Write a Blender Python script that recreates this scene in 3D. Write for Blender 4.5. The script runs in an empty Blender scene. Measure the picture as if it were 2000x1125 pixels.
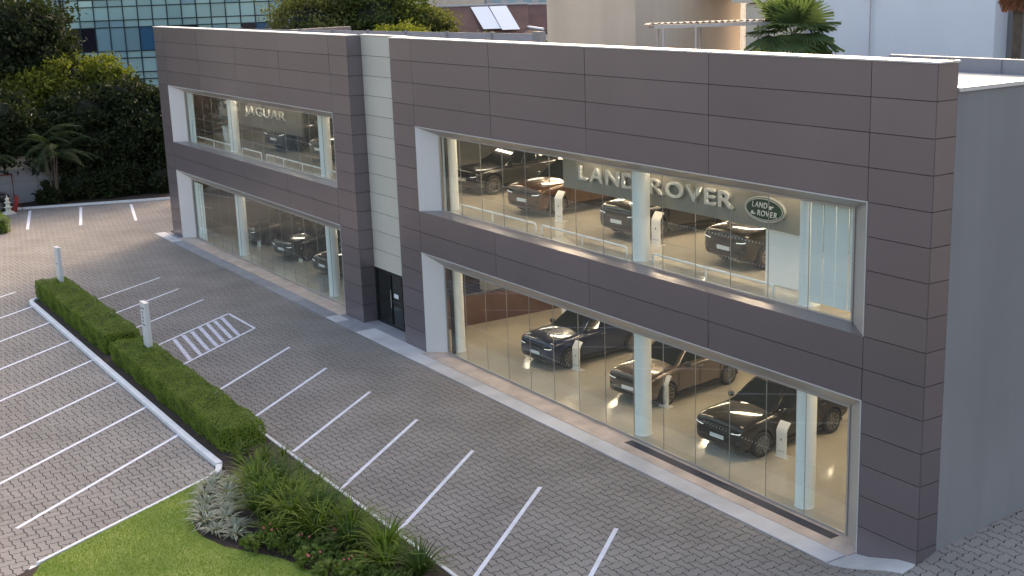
import bpy, bmesh, math, random
import numpy as np
from mathutils import Vector, Matrix
random.seed(7); np.random.seed(7)
S = bpy.context.scene
COL = S.collection
rad = math.radians

# ------------------------------------------------------------------ camera, sky, sun, exposure
cam_d = bpy.data.cameras.new('camera'); cam = bpy.data.objects.new('camera', cam_d); COL.objects.link(cam)
cam_d.sensor_width = 36; cam_d.lens = 44.8625; cam_d.clip_start = .1; cam_d.clip_end = 3000
_R = ((0.53298885, 0.84540798, -0.03475981), (-0.18296171, 0.15526321, 0.97078234), (-0.82610405, 0.51105644, -0.23743085))
cam.matrix_world = Matrix(((_R[0][0], _R[1][0], -_R[2][0], 16.5338), (_R[0][1], _R[1][1], -_R[2][1], -19.9437),
                           (_R[0][2], _R[1][2], -_R[2][2], 12.7090), (0, 0, 0, 1)))
S.camera = cam
SUN_EL, SUN_AZ = rad(27), rad(-38)            # azimuth from +Y towards +X: the sun stands behind the building, to the left
w = bpy.data.worlds.new('World'); S.world = w; w.use_nodes = True
wn = w.node_tree; bg = wn.nodes['Background']
sky = wn.nodes.new('ShaderNodeTexSky'); sky.sky_type = 'NISHITA'; sky.sun_disc = False
sky.sun_elevation = SUN_EL; sky.sun_rotation = SUN_AZ; sky.dust_density = 4.0; sky.air_density = 1.0; sky.ozone_density = 0.6
wn.links.new(sky.outputs[0], bg.inputs[0]); bg.inputs[1].default_value = 0.15
sd = bpy.data.lights.new('sun', 'SUN'); sd.energy = .6; sd.angle = rad(10.0); sd.color = (1, .92, .80)
sun = bpy.data.objects.new('sun', sd); COL.objects.link(sun)
sdir = Vector((math.sin(SUN_AZ) * math.cos(SUN_EL), math.cos(SUN_AZ) * math.cos(SUN_EL), math.sin(SUN_EL)))
sun.rotation_euler = sdir.to_track_quat('Z', 'Y').to_euler(); sun.location = (0, 0, 60)
S.view_settings.view_transform = 'Standard'; S.view_settings.look = 'None'
S.view_settings.exposure = 1.75; S.view_settings.gamma = 1
S.view_settings.use_white_balance = True; S.view_settings.white_balance_temperature = 7400; S.view_settings.white_balance_tint = 12
S.render.engine = 'CYCLES'
S.cycles.use_denoising = True
S.cycles.max_bounces = 8; S.cycles.transparent_max_bounces = 16; S.cycles.diffuse_bounces = 3; S.cycles.glossy_bounces = 3
S.cycles.caustics_reflective = False; S.cycles.caustics_refractive = False
S.cycles.sample_clamp_indirect = 6

# ------------------------------------------------------------------ materials
MATS = {}
def mat(name, col, rough=.6, metal=0, spec=.5, var=0, vscale=3, bump=0, bscale=40, orand=0, coat=0, emit=None, estr=0, transl=0, col2=None):
    m = bpy.data.materials.new(name); m.use_nodes = True; nt = m.node_tree; N = nt.nodes; L = nt.links
    b = N['Principled BSDF']; b.inputs['Roughness'].default_value = rough; b.inputs['Metallic'].default_value = metal
    b.inputs['Specular IOR Level'].default_value = spec; b.inputs['Base Color'].default_value = (*col, 1)
    if coat: b.inputs['Coat Weight'].default_value = coat; b.inputs['Coat Roughness'].default_value = .05
    if emit: b.inputs['Emission Color'].default_value = (*emit, 1); b.inputs['Emission Strength'].default_value = estr
    src = None
    geo = N.new('ShaderNodeNewGeometry')
    if var or col2:
        n = N.new('ShaderNodeTexNoise'); n.inputs['Scale'].default_value = vscale; n.inputs['Detail'].default_value = 5
        L.new(geo.outputs['Position'], n.inputs['Vector'])
        if col2:
            r = N.new('ShaderNodeValToRGB'); r.color_ramp.elements[0].position = .35; r.color_ramp.elements[1].position = .65
            r.color_ramp.elements[0].color = (*col, 1); r.color_ramp.elements[1].color = (*col2, 1)
            L.new(n.outputs['Fac'], r.inputs[0]); src = r.outputs[0]
        else:
            mr = N.new('ShaderNodeMapRange'); mr.inputs[1].default_value = .3; mr.inputs[2].default_value = .7
            mr.inputs[3].default_value = 1 - var; mr.inputs[4].default_value = 1 + var
            L.new(n.outputs['Fac'], mr.inputs[0])
            mx = N.new('ShaderNodeVectorMath'); mx.operation = 'SCALE'; mx.inputs[0].default_value = col
            L.new(mr.outputs[0], mx.inputs['Scale']); src = mx.outputs[0]
    if orand:
        oi = N.new('ShaderNodeObjectInfo'); mr = N.new('ShaderNodeMapRange'); mr.inputs[3].default_value = 1 - orand; mr.inputs[4].default_value = 1 + orand
        L.new(oi.outputs['Random'], mr.inputs[0])
        mx = N.new('ShaderNodeVectorMath'); mx.operation = 'SCALE'; mx.inputs[0].default_value = col
        if src: L.new(src, mx.inputs[0])
        L.new(mr.outputs[0], mx.inputs['Scale']); src = mx.outputs[0]
    if src: L.new(src, b.inputs['Base Color'])
    if bump:
        n2 = N.new('ShaderNodeTexNoise'); n2.inputs['Scale'].default_value = bscale; n2.inputs['Detail'].default_value = 4
        L.new(geo.outputs['Position'], n2.inputs['Vector'])
        bp = N.new('ShaderNodeBump'); bp.inputs['Strength'].default_value = bump; bp.inputs['Distance'].default_value = .02
        L.new(n2.outputs['Fac'], bp.inputs['Height']); L.new(bp.outputs[0], b.inputs['Normal'])
    if transl:
        t = N.new('ShaderNodeBsdfTranslucent'); t.inputs[0].default_value = (col[0] * 1.9, col[1] * 1.9, col[2] * .9, 1)
        ms = N.new('ShaderNodeMixShader'); ms.inputs[0].default_value = transl
        L.new(b.outputs[0], ms.inputs[1]); L.new(t.outputs[0], ms.inputs[2]); L.new(ms.outputs[0], N['Material Output'].inputs[0])
    MATS[name] = m; return m

def glass_mat(name, tint=(1, 1, 1), ior=1.45, add=0.0):
    m = bpy.data.materials.new(name); m.use_nodes = True; nt = m.node_tree; N = nt.nodes; L = nt.links
    N.remove(N['Principled BSDF'])
    tr = N.new('ShaderNodeBsdfTransparent'); tr.inputs[0].default_value = (*tint, 1)
    gl = N.new('ShaderNodeBsdfGlossy'); gl.inputs['Roughness'].default_value = .01; gl.inputs[0].default_value = (.95, 1, .98, 1)
    lw = N.new('ShaderNodeLayerWeight'); lw.inputs[0].default_value = .5
    pw = N.new('ShaderNodeMath'); pw.operation = 'POWER'; pw.inputs[1].default_value = 4.5; L.new(lw.outputs['Facing'], pw.inputs[0])
    ad = N.new('ShaderNodeMath'); ad.operation = 'MULTIPLY_ADD'; ad.use_clamp = True; ad.inputs[1].default_value = .40; ad.inputs[2].default_value = add
    L.new(pw.outputs[0], ad.inputs[0])
    ms = N.new('ShaderNodeMixShader'); L.new(ad.outputs[0], ms.inputs[0]); L.new(tr.outputs[0], ms.inputs[1]); L.new(gl.outputs[0], ms.inputs[2])
    L.new(ms.outputs[0], N['Material Output'].inputs[0]); MATS[name] = m; return m

M = MATS
mat('panel', (.228, .194, .208), .31, .6, .5, var=.07, vscale=.22, orand=.06, bump=.03, bscale=2)
mat('panel_side', (.228, .194, .208), .31, .6, .5, var=.07, vscale=.22, orand=.06)
mat('cream', (.58, .54, .47), .5, .1, .4, var=.04, vscale=.4, orand=.03)
mat('joint', (.03, .027, .03), .8)
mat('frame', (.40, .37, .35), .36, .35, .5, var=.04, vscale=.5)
mat('frame_skylit', (.62, .60, .60), .42, .2, .5, var=.02, vscale=.5)  # same metal as frame; sky reflection on left jambs painted in as paler colour
mat('ceiling_dark', (.05, .042, .038), .8)
mat('letter_silver', (.86, .85, .83), .30, .8)
mat('coping', (.55, .53, .52), .45, .2)
mat('wall_core', (.12, .11, .11), .8)
mat('side_wall', (.215, .207, .212), .75, 0, .3, var=.06, vscale=.35, bump=.05, bscale=8)
def streaks(name, sc=(1.3, 1.3, .10), lo=.80, hi=1.08):
    nt = M[name].node_tree; N = nt.nodes; L = nt.links; b = N['Principled BSDF']; src = b.inputs['Base Color'].links[0].from_socket
    g_ = N.new('ShaderNodeNewGeometry'); mp = N.new('ShaderNodeMapping'); mp.inputs['Scale'].default_value = sc; L.new(g_.outputs['Position'], mp.inputs[0])
    n_ = N.new('ShaderNodeTexNoise'); n_.inputs['Scale'].default_value = 1.6; n_.inputs['Detail'].default_value = 6; L.new(mp.outputs[0], n_.inputs['Vector'])
    mr = N.new('ShaderNodeMapRange'); mr.inputs[1].default_value = .3; mr.inputs[2].default_value = .7; mr.inputs[3].default_value = lo; mr.inputs[4].default_value = hi; L.new(n_.outputs['Fac'], mr.inputs[0])
    mx = N.new('ShaderNodeVectorMath'); mx.operation = 'SCALE'; L.new(src, mx.inputs[0]); L.new(mr.outputs[0], mx.inputs['Scale']); L.new(mx.outputs[0], b.inputs['Base Color'])
streaks('side_wall', (.7, .7, .07), .91, 1.05)
mat('roof', (.42, .40, .38), .85, var=.1, vscale=.4)
mat('roof_screen', (.24, .24, .27), .6, .1, var=.05)
mat('column', (.84, .86, .86), .45, var=.02)
mat('floor_in', (.50, .45, .375), .10, 0, .5, var=.05, vscale=.5)
mat('white_in', (.74, .72, .68), .6)
mat('grey_in', (.26, .25, .235), .6, var=.04)
mat('dark_in', (.055, .045, .042), .5, var=.1)
mat('brown_in', (.12, .055, .035), .45, var=.2, vscale=1.5)
mat('blind', (.8, .82, .80), .7)
mat('lamp', (.9, .85, .75), .5, emit=(1, .82, .60), estr=21)
mat('lamp_up', (.9, .85, .75), .5, emit=(1, .84, .64), estr=30)
mat('lamp_fill', (.9, .85, .75), .5, emit=(1, .88, .72), estr=16)
mat('lamp_dim', (.9, .85, .75), .5, emit=(1, .90, .76), estr=9)
mat('chrome', (.78, .76, .73), .18, 1)
mat('sign_board', (.27, .245, .21), .5, var=.03)
mat('sign_board_dark', (.085, .078, .074), .5, var=.03)
mat('sign_green', (.01, .045, .03), .25)
mat('white_paint', (.84, .84, .84), .55)
mat('stand', (.80, .76, .72), .4)
mat('marking', (.74, .73, .80), .7, var=.10, vscale=3, bump=.1, bscale=60)
mat('hatch', (.60, .58, .66), .7, var=.18, vscale=6)
mat('paver', (.284, .249, .223), .85, 0, .25, var=.13, vscale=.55, bump=.35, bscale=70, orand=.03)
mat('joint_sand', (.035, .028, .026), .95)
mat('concrete', (.60, .57, .56), .8, 0, .3, var=.14, vscale=.9, bump=.15, bscale=25, orand=.10)
mat('concrete_grey', (.32, .31, .325), .8, 0, .3, var=.12, vscale=1.2, orand=.08)
mat('threshold', (.57, .45, .38), .6, 0, .4, var=.2, vscale=1.6, bump=.1, bscale=20)
mat('drain', (.045, .05, .075), .5, .4)
mat('kerb', (.70, .69, .70), .7, var=.08, vscale=4, bump=.15, bscale=20)
mat('soil', (.045, .028, .02), .95, var=.3, vscale=6, bump=.8, bscale=18)
mat('lawn', (.15, .215, .032), .9, col2=(.26, .30, .06), vscale=.7, bump=.6, bscale=40)
mat('grass', (.14, .225, .03), .7, 0, .2, orand=0, transl=.3, col2=(.28, .33, .07), vscale=.8)
mat('hedge_leaf', (.12, .18, .022), .7, 0, .2, col2=(.19, .255, .04), vscale=2.5, transl=.2)
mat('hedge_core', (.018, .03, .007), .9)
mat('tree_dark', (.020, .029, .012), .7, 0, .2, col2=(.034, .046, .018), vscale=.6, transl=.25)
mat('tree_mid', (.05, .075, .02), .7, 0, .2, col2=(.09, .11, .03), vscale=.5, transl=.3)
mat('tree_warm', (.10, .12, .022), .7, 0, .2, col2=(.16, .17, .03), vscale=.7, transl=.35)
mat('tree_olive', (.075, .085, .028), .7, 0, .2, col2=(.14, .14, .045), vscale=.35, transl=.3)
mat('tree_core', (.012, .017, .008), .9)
mat('bark', (.09, .07, .055), .9, var=.2, vscale=4)
mat('palm_leaf', (.075, .11, .05), .7, 0, .2, transl=.45, col2=(.11, .155, .07), vscale=1.2)
mat('palm_dark', (.035, .055, .022), .7, 0, .2, transl=.3)
mat('palm_stem', (.16, .17, .08), .6)
mat('dry_leaf', (.26, .11, .06), .8, transl=.3)
mat('silver_leaf', (.25, .26, .18), .7, col2=(.38, .39, .30), vscale=4, transl=.15)
mat('strap_leaf', (.075, .13, .014), .7, 0, .2, col2=(.18, .235, .035), vscale=3, transl=.25)
mat('strap_dark', (.045, .085, .016), .7, 0, .2, col2=(.08, .12, .03), vscale=3, transl=.2)
mat('low_leaf', (.10, .15, .03), .7, 0, .2, col2=(.15, .19, .05), vscale=4, transl=.2)
mat('flower', (.80, .16, .18), .6)
mat('bronze_leaf', (.11, .05, .045), .6)
mat('plate', (.75, .75, .75), .4)
mat('tyre', (.018, .018, .018), .8)
mat('rim', (.28, .27, .27), .3, .9)
mat('car_glass', (.012, .016, .016), .04, 0, .8)
mat('black_trim', (.012, .012, .014), .35)
mat('lamp_white', (.85, .87, .9), .15, emit=(.9, .95, 1), estr=.35)
mat('paint_navy', (.008, .018, .06), .28, .3, coat=1)
mat('paint_bronze', (.13, .10, .085), .3, .6, coat=1)
mat('paint_black', (.007, .006, .007), .5, .1, .2, coat=1)
mat('paint_brown', (.10, .048, .026), .3, .5, coat=1)
mat('paint_grey', (.03, .03, .032), .3, .5, coat=1)
mat('paint_wine', (.03, .012, .01), .28, .4, coat=1)
mat('pylon', (.64, .64, .66), .5, .2)
mat('sign_ink', (.10, .10, .12), .6)
mat('panel_wall', (.36, .35, .37), .8, var=.12, vscale=.8)
mat('red_paint', (.30, .03, .025), .5)
mat('stone_white', (.62, .58, .50), .8, var=.1, vscale=6)
mat('beige', (.58, .48, .385), .85, var=.07, vscale=.25, bump=.05, bscale=6)
mat('beige_light', (.58, .50, .41), .85, var=.05, vscale=.3)
mat('white_wall', (.72, .74, .80), .8, var=.03, vscale=.2)
streaks('white_wall', (.35, .35, .05), lo=.95, hi=1.02); streaks('beige', (.5, .5, .06), lo=.92, hi=1.04)
mat('tile_roof', (.13, .062, .05), .8, var=.2, vscale=.8)
mat('sheet_white', (.75, .76, .8), .5, .1)
mat('pale_wall', (.45, .42, .42), .8, var=.1)
mat('shed_sheet', (.22, .17, .15), .6)
mat('shed_steel', (.42, .38, .37), .5, .3)
mat('mullion', (.02, .035, .045), .4, .5)
mat('curtain_teal', (.34, .50, .49), .15, .2, orand=.14)
mat('curtain_blue', (.24, .38, .43), .15, .2, orand=.2)
mat('curtain_dark', (.018, .016, .026), .08, .2, .8)
mat('curtain_deep', (.05, .14, .25), .12, .3, orand=.2)
mat('ground', (.11, .10, .085), .95, var=.2, vscale=.1)
mat('dot', (.55, .56, .55), .8)
glass_mat('glass', (.955, .985, .97), 1.45, .05)

# ------------------------------------------------------------------ mesh helpers
class MB:
    def __init__(s): s.v = []; s.f = []
    def add(s, vs, fs):
        o = len(s.v); s.v += [tuple(v) for v in vs]; s.f += [tuple(i + o for i in f) for f in fs]; return s
    def box(s, x0, x1, y0, y1, z0, z1):
        return s.add([(x0, y0, z0), (x1, y0, z0), (x1, y1, z0), (x0, y1, z0), (x0, y0, z1), (x1, y0, z1), (x1, y1, z1), (x0, y1, z1)],
                     [(0, 3, 2, 1), (4, 5, 6, 7), (0, 1, 5, 4), (1, 2, 6, 5), (2, 3, 7, 6), (3, 0, 4, 7)])
    def obox(s, a, b, wd, z0, z1):            # box along a->b in plan, width wd
        a = Vector(a[:2]); b = Vector(b[:2]); d = (b - a).normalized(); n = Vector((-d.y, d.x)) * wd / 2
        c = [a - n, b - n, b + n, a + n]
        return s.add([(p.x, p.y, z0) for p in c] + [(p.x, p.y, z1) for p in c],
                     [(0, 3, 2, 1), (4, 5, 6, 7), (0, 1, 5, 4), (1, 2, 6, 5), (2, 3, 7, 6), (3, 0, 4, 7)])
    def prism(s, poly, z0, z1):
        n = len(poly); area = sum(poly[i][0] * poly[(i + 1) % n][1] - poly[(i + 1) % n][0] * poly[i][1] for i in range(n))
        if area < 0: poly = poly[::-1]
        return s.add([(p[0], p[1], z0) for p in poly] + [(p[0], p[1], z1) for p in poly],
                     [tuple(range(n - 1, -1, -1)), tuple(range(n, 2 * n))] + [(i, (i + 1) % n, n + (i + 1) % n, n + i) for i in range(n)])
    def slab(s, q, t):                        # planar quad/ngon q (3d) with thickness t along -normal
        q = [Vector(p) for p in q]; nrm = (q[1] - q[0]).cross(q[2] - q[0]).normalized(); n = len(q)
        b = [p - nrm * t for p in q]
        return s.add([tuple(p) for p in q + b], [tuple(range(n)), tuple(range(2 * n - 1, n - 1, -1))] + [(i, n + i, n + (i + 1) % n, (i + 1) % n) for i in range(n)])
    def tube(s, pts, r, n=8, cap=True):
        pts = [Vector(p) for p in pts]; rs = r if isinstance(r, (list, tuple)) else [r] * len(pts); o = len(s.v)
        for i, p in enumerate(pts):
            d = (pts[min(i + 1, len(pts) - 1)] - pts[max(i - 1, 0)]).normalized()
            u = d.orthogonal().normalized() if abs(d.z) > .95 else d.cross(Vector((0, 0, 1))).normalized()
            if abs(d.z) > .95: u = Vector((1, 0, 0)) - d * d.x; u.normalize()
            vv = d.cross(u)
            for k in range(n):
                a = 2 * math.pi * k / n; s.v.append(tuple(p + (u * math.cos(a) + vv * math.sin(a)) * rs[i]))
        for i in range(len(pts) - 1):
            for k in range(n):
                s.f.append((o + i * n + k, o + i * n + (k + 1) % n, o + (i + 1) * n + (k + 1) % n, o + (i + 1) * n + k))
        if cap:
            s.f.append(tuple(o + k for k in range(n - 1, -1, -1))); s.f.append(tuple(o + (len(pts) - 1) * n + k for k in range(n)))
        return s
    def lathe(s, prof, cx=0, cy=0, n=16, axis='z'):
        o = len(s.v)
        for r, z in prof:
            for k in range(n):
                a = 2 * math.pi * k / n; c, q = r * math.cos(a), r * math.sin(a)
                s.v.append((cx + c, cy + q, z) if axis == 'z' else (cx + z, cy + c, q))
        for i in range(len(prof) - 1):
            for k in range(n):
                s.f.append((o + i * n + k, o + i * n + (k + 1) % n, o + (i + 1) * n + (k + 1) % n, o + (i + 1) * n + k))
        s.f.append(tuple(o + k for k in range(n - 1, -1, -1))); s.f.append(tuple(o + (len(prof) - 1) * n + k for k in range(n)))
        return s
    def mesh(s, name, m, smooth=False):
        me = bpy.data.meshes.new(name); me.from_pydata(s.v, [], s.f)
        if m: me.materials.append(M[m] if isinstance(m, str) else m)
        if smooth: me.polygons.foreach_set('use_smooth', [True] * len(me.polygons))
        me.update(); return me
    def build(s, name, m, parent=None, smooth=False, loc=None, rot=None):
        return link(name, s.mesh(name, m, smooth), parent, loc, rot)
def link(name, data, parent=None, loc=None, rot=None, scale=None):
    o = bpy.data.objects.new(name, data); COL.objects.link(o)
    if parent: o.parent = parent
    if loc is not None: o.location = loc
    if rot is not None: o.rotation_euler = rot if hasattr(rot, '__len__') else (0, 0, rot)
    if scale is not None: o.scale = (scale,) * 3 if not hasattr(scale, '__len__') else scale
    return o
def tag(o, label=None, cat=None, group=None, kind=None):
    if label: o['label'] = label
    if cat: o['category'] = cat
    if group: o['group'] = group
    if kind: o['kind'] = kind
    return o
def empty(name, loc=(0, 0, 0), rz=0, label=None, cat=None, group=None):
    o = link(name, None, None, loc, rz); o.empty_display_size = .3; return tag(o, label, cat, group)
def copy_tree(o, parent=None):
    c = o.copy(); COL.objects.link(c); c.parent = parent
    for ch in o.children: copy_tree(ch, c)
    return c
def bevel(o, wd=.01, seg=2):
    b = o.modifiers.new('bevel', 'BEVEL'); b.width = wd; b.segments = seg; b.limit_method = 'ANGLE'; return o
def smooth01(t): t = min(1, max(0, t)); return t * t * (3 - 2 * t)
def hgt(x, y):                                 # the paving climbs beside the right-hand end of the building
    s = smooth01((x + 1.75) / 1.75)
    if s == 0: return 0.0
    if y < 0: return s * .40 * min(1, max(0, (y + 1.9) / 1.9))
    return s * (.40 + (y * .26 if y < .62 else .16 + (min(y, 30) - .62) * .076))

# ------------------------------------------------------------------ ground and paving
gm = MB()
gm.add([(-900, -900, -.25), (900, -900, -.25), (900, 900, -.25), (-900, 900, -.25)], [(0, 1, 2, 3)])
tag(gm.build('ground', 'ground'), 'bare ground around the site', kind='structure')

PX, PY = .268, .212; PANG = rad(4)
ca, sa = math.cos(PANG), math.sin(PANG)
P0, P1, P2 = np.array(_R[0]), np.array(_R[1]), np.array(_R[2]); PC = np.array((16.5338, -19.9437, 12.7090))
ISLAND = [(-38.6, -9.72), (-38.95, -9.45), (-39.0, -8.2), (-38.6, -7.72), (-1.0, -7.72), (-1.0, -16.2), (-11.6, -16.2), (-12.16, -15.18), (-14.8, -10.2), (-15.1, -9.75)]
def inside(x, y, poly):
    r = False; n = len(poly)
    for i in range(n):
        x0, y0 = poly[i]; x1, y1 = poly[(i + 1) % n]
        if (y0 > y) != (y1 > y) and x < (x1 - x0) * (y - y0) / (y1 - y0) + x0: r = not r
    return r
def paver_outline(vert):
    a = .125; pts = []
    W, Hh = (1, 2) if vert else (2, 1)
    for i in range(W): pts += [(i, 0), (i + .25, a), (i + .75, -a)]
    for j in range(Hh): pts += [(W, j), (W - a, j + .25), (W + a, j + .75)]
    for i in range(W, 0, -1): pts += [(i, Hh), (i - .25, Hh - a), (i - .75, Hh + a)]
    for j in range(Hh, 0, -1): pts += [(0, j), (a, j - .25), (-a, j - .75)]
    cx, cy = W / 2, Hh / 2; g = .0138
    sx, sy = 1 - 2 * g / (W * PX), 1 - 2 * g / (Hh * PY)
    o = np.array([((x - cx) * sx * PX, (y - cy) * sy * PY) for x, y in pts])
    return np.stack([o[:, 0] * ca - o[:, 1] * sa, o[:, 0] * sa + o[:, 1] * ca], 1)
OUT = [paver_outline(False), paver_outline(True)]
NP = len(OUT[0])
cent = []
for i in range(-300, 60):
    for j in range(-150, 130):
        k = (i - j) % 4
        if k == 0: c = (i + 1, j + .5, 0)
        elif k == 3: c = (i + .5, j + 1, 1)
        else: continue
        x, y = c[0] * PX * ca - c[1] * PY * sa, c[0] * PX * sa + c[1] * PY * ca
        if x < -64.3 or x > 7 or y < -28: continue
        if y > (-.60 if x < -1.75 else -.25) and -50.5 < x < -.3: continue
        if y > 4 and x < -.3: continue
        if x < -61.2 - .41 * (3.4 - y): continue
        d = np.array((x, y, 0)) - PC; z = d @ P2
        if z < 4: continue
        u, v = 1000 + 2492.36 * (d @ P0) / z, 562.5 - 2492.36 * (d @ P1) / z
        if not (-500 < u < 2600 and -100 < v < 1550): continue
        if all(inside(x + q[0], y + q[1], ISLAND) for q in ((.17, 0), (-.17, 0), (0, .17), (0, -.17))): continue
        cent.append((x, y, c[2], z, 0 < u < 2000 and 0 < v < 1125))
paving = MB()
xs = [-66, -1.9, -1.6, -1.3, -1, -.7, -.4, 0, 8]; ys = [-30, -1.95, -1.3, -.6, 0, .3, .62, 12]
gv = [(x, y, hgt(x, y) - .028) for y in ys for x in xs]
nx = len(xs)
paving.add(gv, [(j * nx + i, j * nx + i + 1, (j + 1) * nx + i + 1, (j + 1) * nx + i) for j in range(len(ys) - 1) for i in range(nx - 1)])
paving = tag(paving.build('paving', 'joint_sand'), 'grey-brown interlocking block paving of the forecourt', kind='structure')
near = sorted([c for c in cent if c[4]], key=lambda c: c[3])[:300]
nearset = set((c[0], c[1]) for c in near)
rest = [c for c in cent if (c[0], c[1]) not in nearset]
V = np.zeros((len(rest), 2 * NP, 3))
rng = np.random.default_rng(3)
for n, (x, y, k, z, _) in enumerate(rest):
    o = OUT[k]; t = rng.normal(0, .0012); tx, ty = rng.normal(0, .004, 2)
    V[n, :NP, 0] = V[n, NP:, 0] = o[:, 0] + x; V[n, :NP, 1] = V[n, NP:, 1] = o[:, 1] + y
    V[n, :NP, 2] = t + o[:, 0] * tx + o[:, 1] * ty; V[n, NP:, 2] = -.035
    if x > -2.3: 
        hh = np.array([hgt(*p) for p in o + (x, y)]); V[n, :NP, 2] += hh; V[n, NP:, 2] += hh
nr = len(rest); me = bpy.data.meshes.new('paver_field')
me.vertices.add(nr * 2 * NP); me.vertices.foreach_set('co', V.ravel())
fs_top = np.arange(NP)
quads = np.array([(i, NP + i, NP + (i + 1) % NP, (i + 1) % NP) for i in range(NP)])
loops_one = np.concatenate([fs_top, quads.ravel()])
base = (np.arange(nr) * 2 * NP)[:, None]
loops = (loops_one[None, :] + base).ravel()
starts_one = np.concatenate([[0], NP + 4 * np.arange(NP)])
starts = (starts_one[None, :] + (np.arange(nr) * len(loops_one))[:, None]).ravel()
me.loops.add(len(loops)); me.loops.foreach_set('vertex_index', loops.astype(np.int32))
me.polygons.add(len(starts)); me.polygons.foreach_set('loop_start', starts.astype(np.int32))
me.update(calc_edges=True); me.validate(); me.polygons.foreach_set('use_smooth', np.zeros(len(me.polygons), dtype=bool)); me.materials.append(M['paver'])
tag(link('paver_field', me, paving), kind='stuff')
pm = []
for o in OUT:
    b = MB(); b.add([(p[0], p[1], 0) for p in o] + [(p[0], p[1], -.035) for p in o], [tuple(range(NP))] + [tuple(q) for q in quads.tolist()])
    pm.append(b.mesh('paver', 'paver'))
for x, y, k, z, _ in near:
    o = link('paver', pm[k], paving, (x, y, hgt(x, y) + random.gauss(0, .001)))
    gx, gy = (hgt(x + .1, y) - hgt(x - .1, y)) / .2, (hgt(x, y + .1) - hgt(x, y - .1)) / .2
    o.rotation_euler = (math.atan(gy) + random.gauss(0, .003), -math.atan(gx) + random.gauss(0, .003), 0)

def line(a, b, wd=.11, m='marking', name='parking_line'):
    a = Vector(a); b = Vector(b); bm_ = MB().obox(a, b, wd, .0035, .0065); bm_.build(name, m, paving)
dR = Vector((3.54, -4.15))
for x, y, l in [(-25.34, -3.55, 1), (-22.13, -3.55, 1), (-18.87, -3.5, 1), (-15.6, -3.55, 1), (-12.38, -3.52, 1), (-9.1, -3.45, 1), (-5.93, -3.4, 1), (-2.7, -3.4, 1)]:
    line((x, y), (x + dR.x * .985, y + dR.y * .985))
for a, b in [((-39.8, -3.8), (-37.2, -7.6)), ((-37.05, -3.84), (-34.3, -7.6)), ((-34.42, -3.64), (-31.45, -7.6)), ((-28.65, -3.6), (-25.5, -7.6))]: line(a, b, .10)
line((-31.42, -3.64), (-28.5, -7.6), .10); line((-31.42, -3.62), (-28.65, -3.60), .10)
for a, b in [((-29.09, -6.59), (-26.07, -6.97)), ((-29.43, -6.13), (-26.45, -6.47)), ((-29.74, -5.70), (-26.86, -6.05)), ((-30.12, -5.25), (-27.15, -5.62)), ((-30.43, -4.84), (-27.54, -5.22)), ((-30.7, -4.46), (-27.83, -4.82)), ((-30.97, -4.07), (-28.05, -4.45))]:
    line(a, b, .15, 'hatch', 'hatch_line')
for i, x in enumerate([-41.3, -38.0, -34.8, -31.5, -28.3, -25.15, -21.9, -18.75]):
    line((x, -9.78), (x + 4.1, -15.15))
for a, b in [((-56.0, -3.3), (-62.2, -1.75)), ((-56.8, -6.0), (-63.2, -4.5)), ((-55.2, -.42), (-61.0, .95))]: line(a, b, .16)

# ------------------------------------------------------------------ walkway along the building
walk = tag(MB().box(-50.55, -1.72, -.80, .02, -.02, .012).build('walkway', 'concrete_grey'), 'pale concrete walkway along the glass front', kind='structure')
edges = [-50.5, -47.4, -44.2, -41.0, -37.9, -34.7, -31.5, -28.3, -27.3, -25.6, -23.4, -20.3, -17.2, -14.1, -11.0, -7.9, -4.8, -1.75]
for i in range(len(edges) - 1):
    x0, x1 = edges[i], edges[i + 1]
    m = 'concrete_grey' if (x1 < -23.5 and i not in (0, 7)) else 'concrete'
    deep = -.24 if not (-28.15 < x0 < -21.6) else -.002
    bevel(MB().box(x0 + .004, x1 - .004, -.795, deep, -.01, .030 + .003 * (i % 3)).build('concrete_slab', m, walk), .006, 2)
for x0, x1, n in [(-48.15, -28.2, 8), (-21.5, -1.70, 8)]:
    for k in range(n):
        a = x0 + (x1 - x0) * k / n; b = x0 + (x1 - x0) * (k + 1) / n
        MB().box(a + .003, b - .003, -.236, .49, -.01, .047 + .002 * (k % 2)).build('threshold_slab', 'threshold', walk)
dr = MB()
for k in range(6): dr.box(-10.2, -2.55, .11 + k * .045, .11 + k * .045 + .032, .05, .058)
dr.box(-10.25, -2.5, .095, .375, .045, .0525)
dr.build('drain_grate', 'drain', walk)
rp = MB(); xs2 = [-1.70, -1.3, -.9, -.5, -.02]
for i in range(4):
    q = []
    for (x, y) in [(xs2[i], -.80 + .1 * i), (xs2[i + 1], -.80 + .1 * (i + 1)), (xs2[i + 1], .0), (xs2[i], .0)]: q.append((x, y, hgt(x, y) + .03))
    rp.slab(q, .2)
rp.build('corner_slab', 'concrete', walk)

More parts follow.
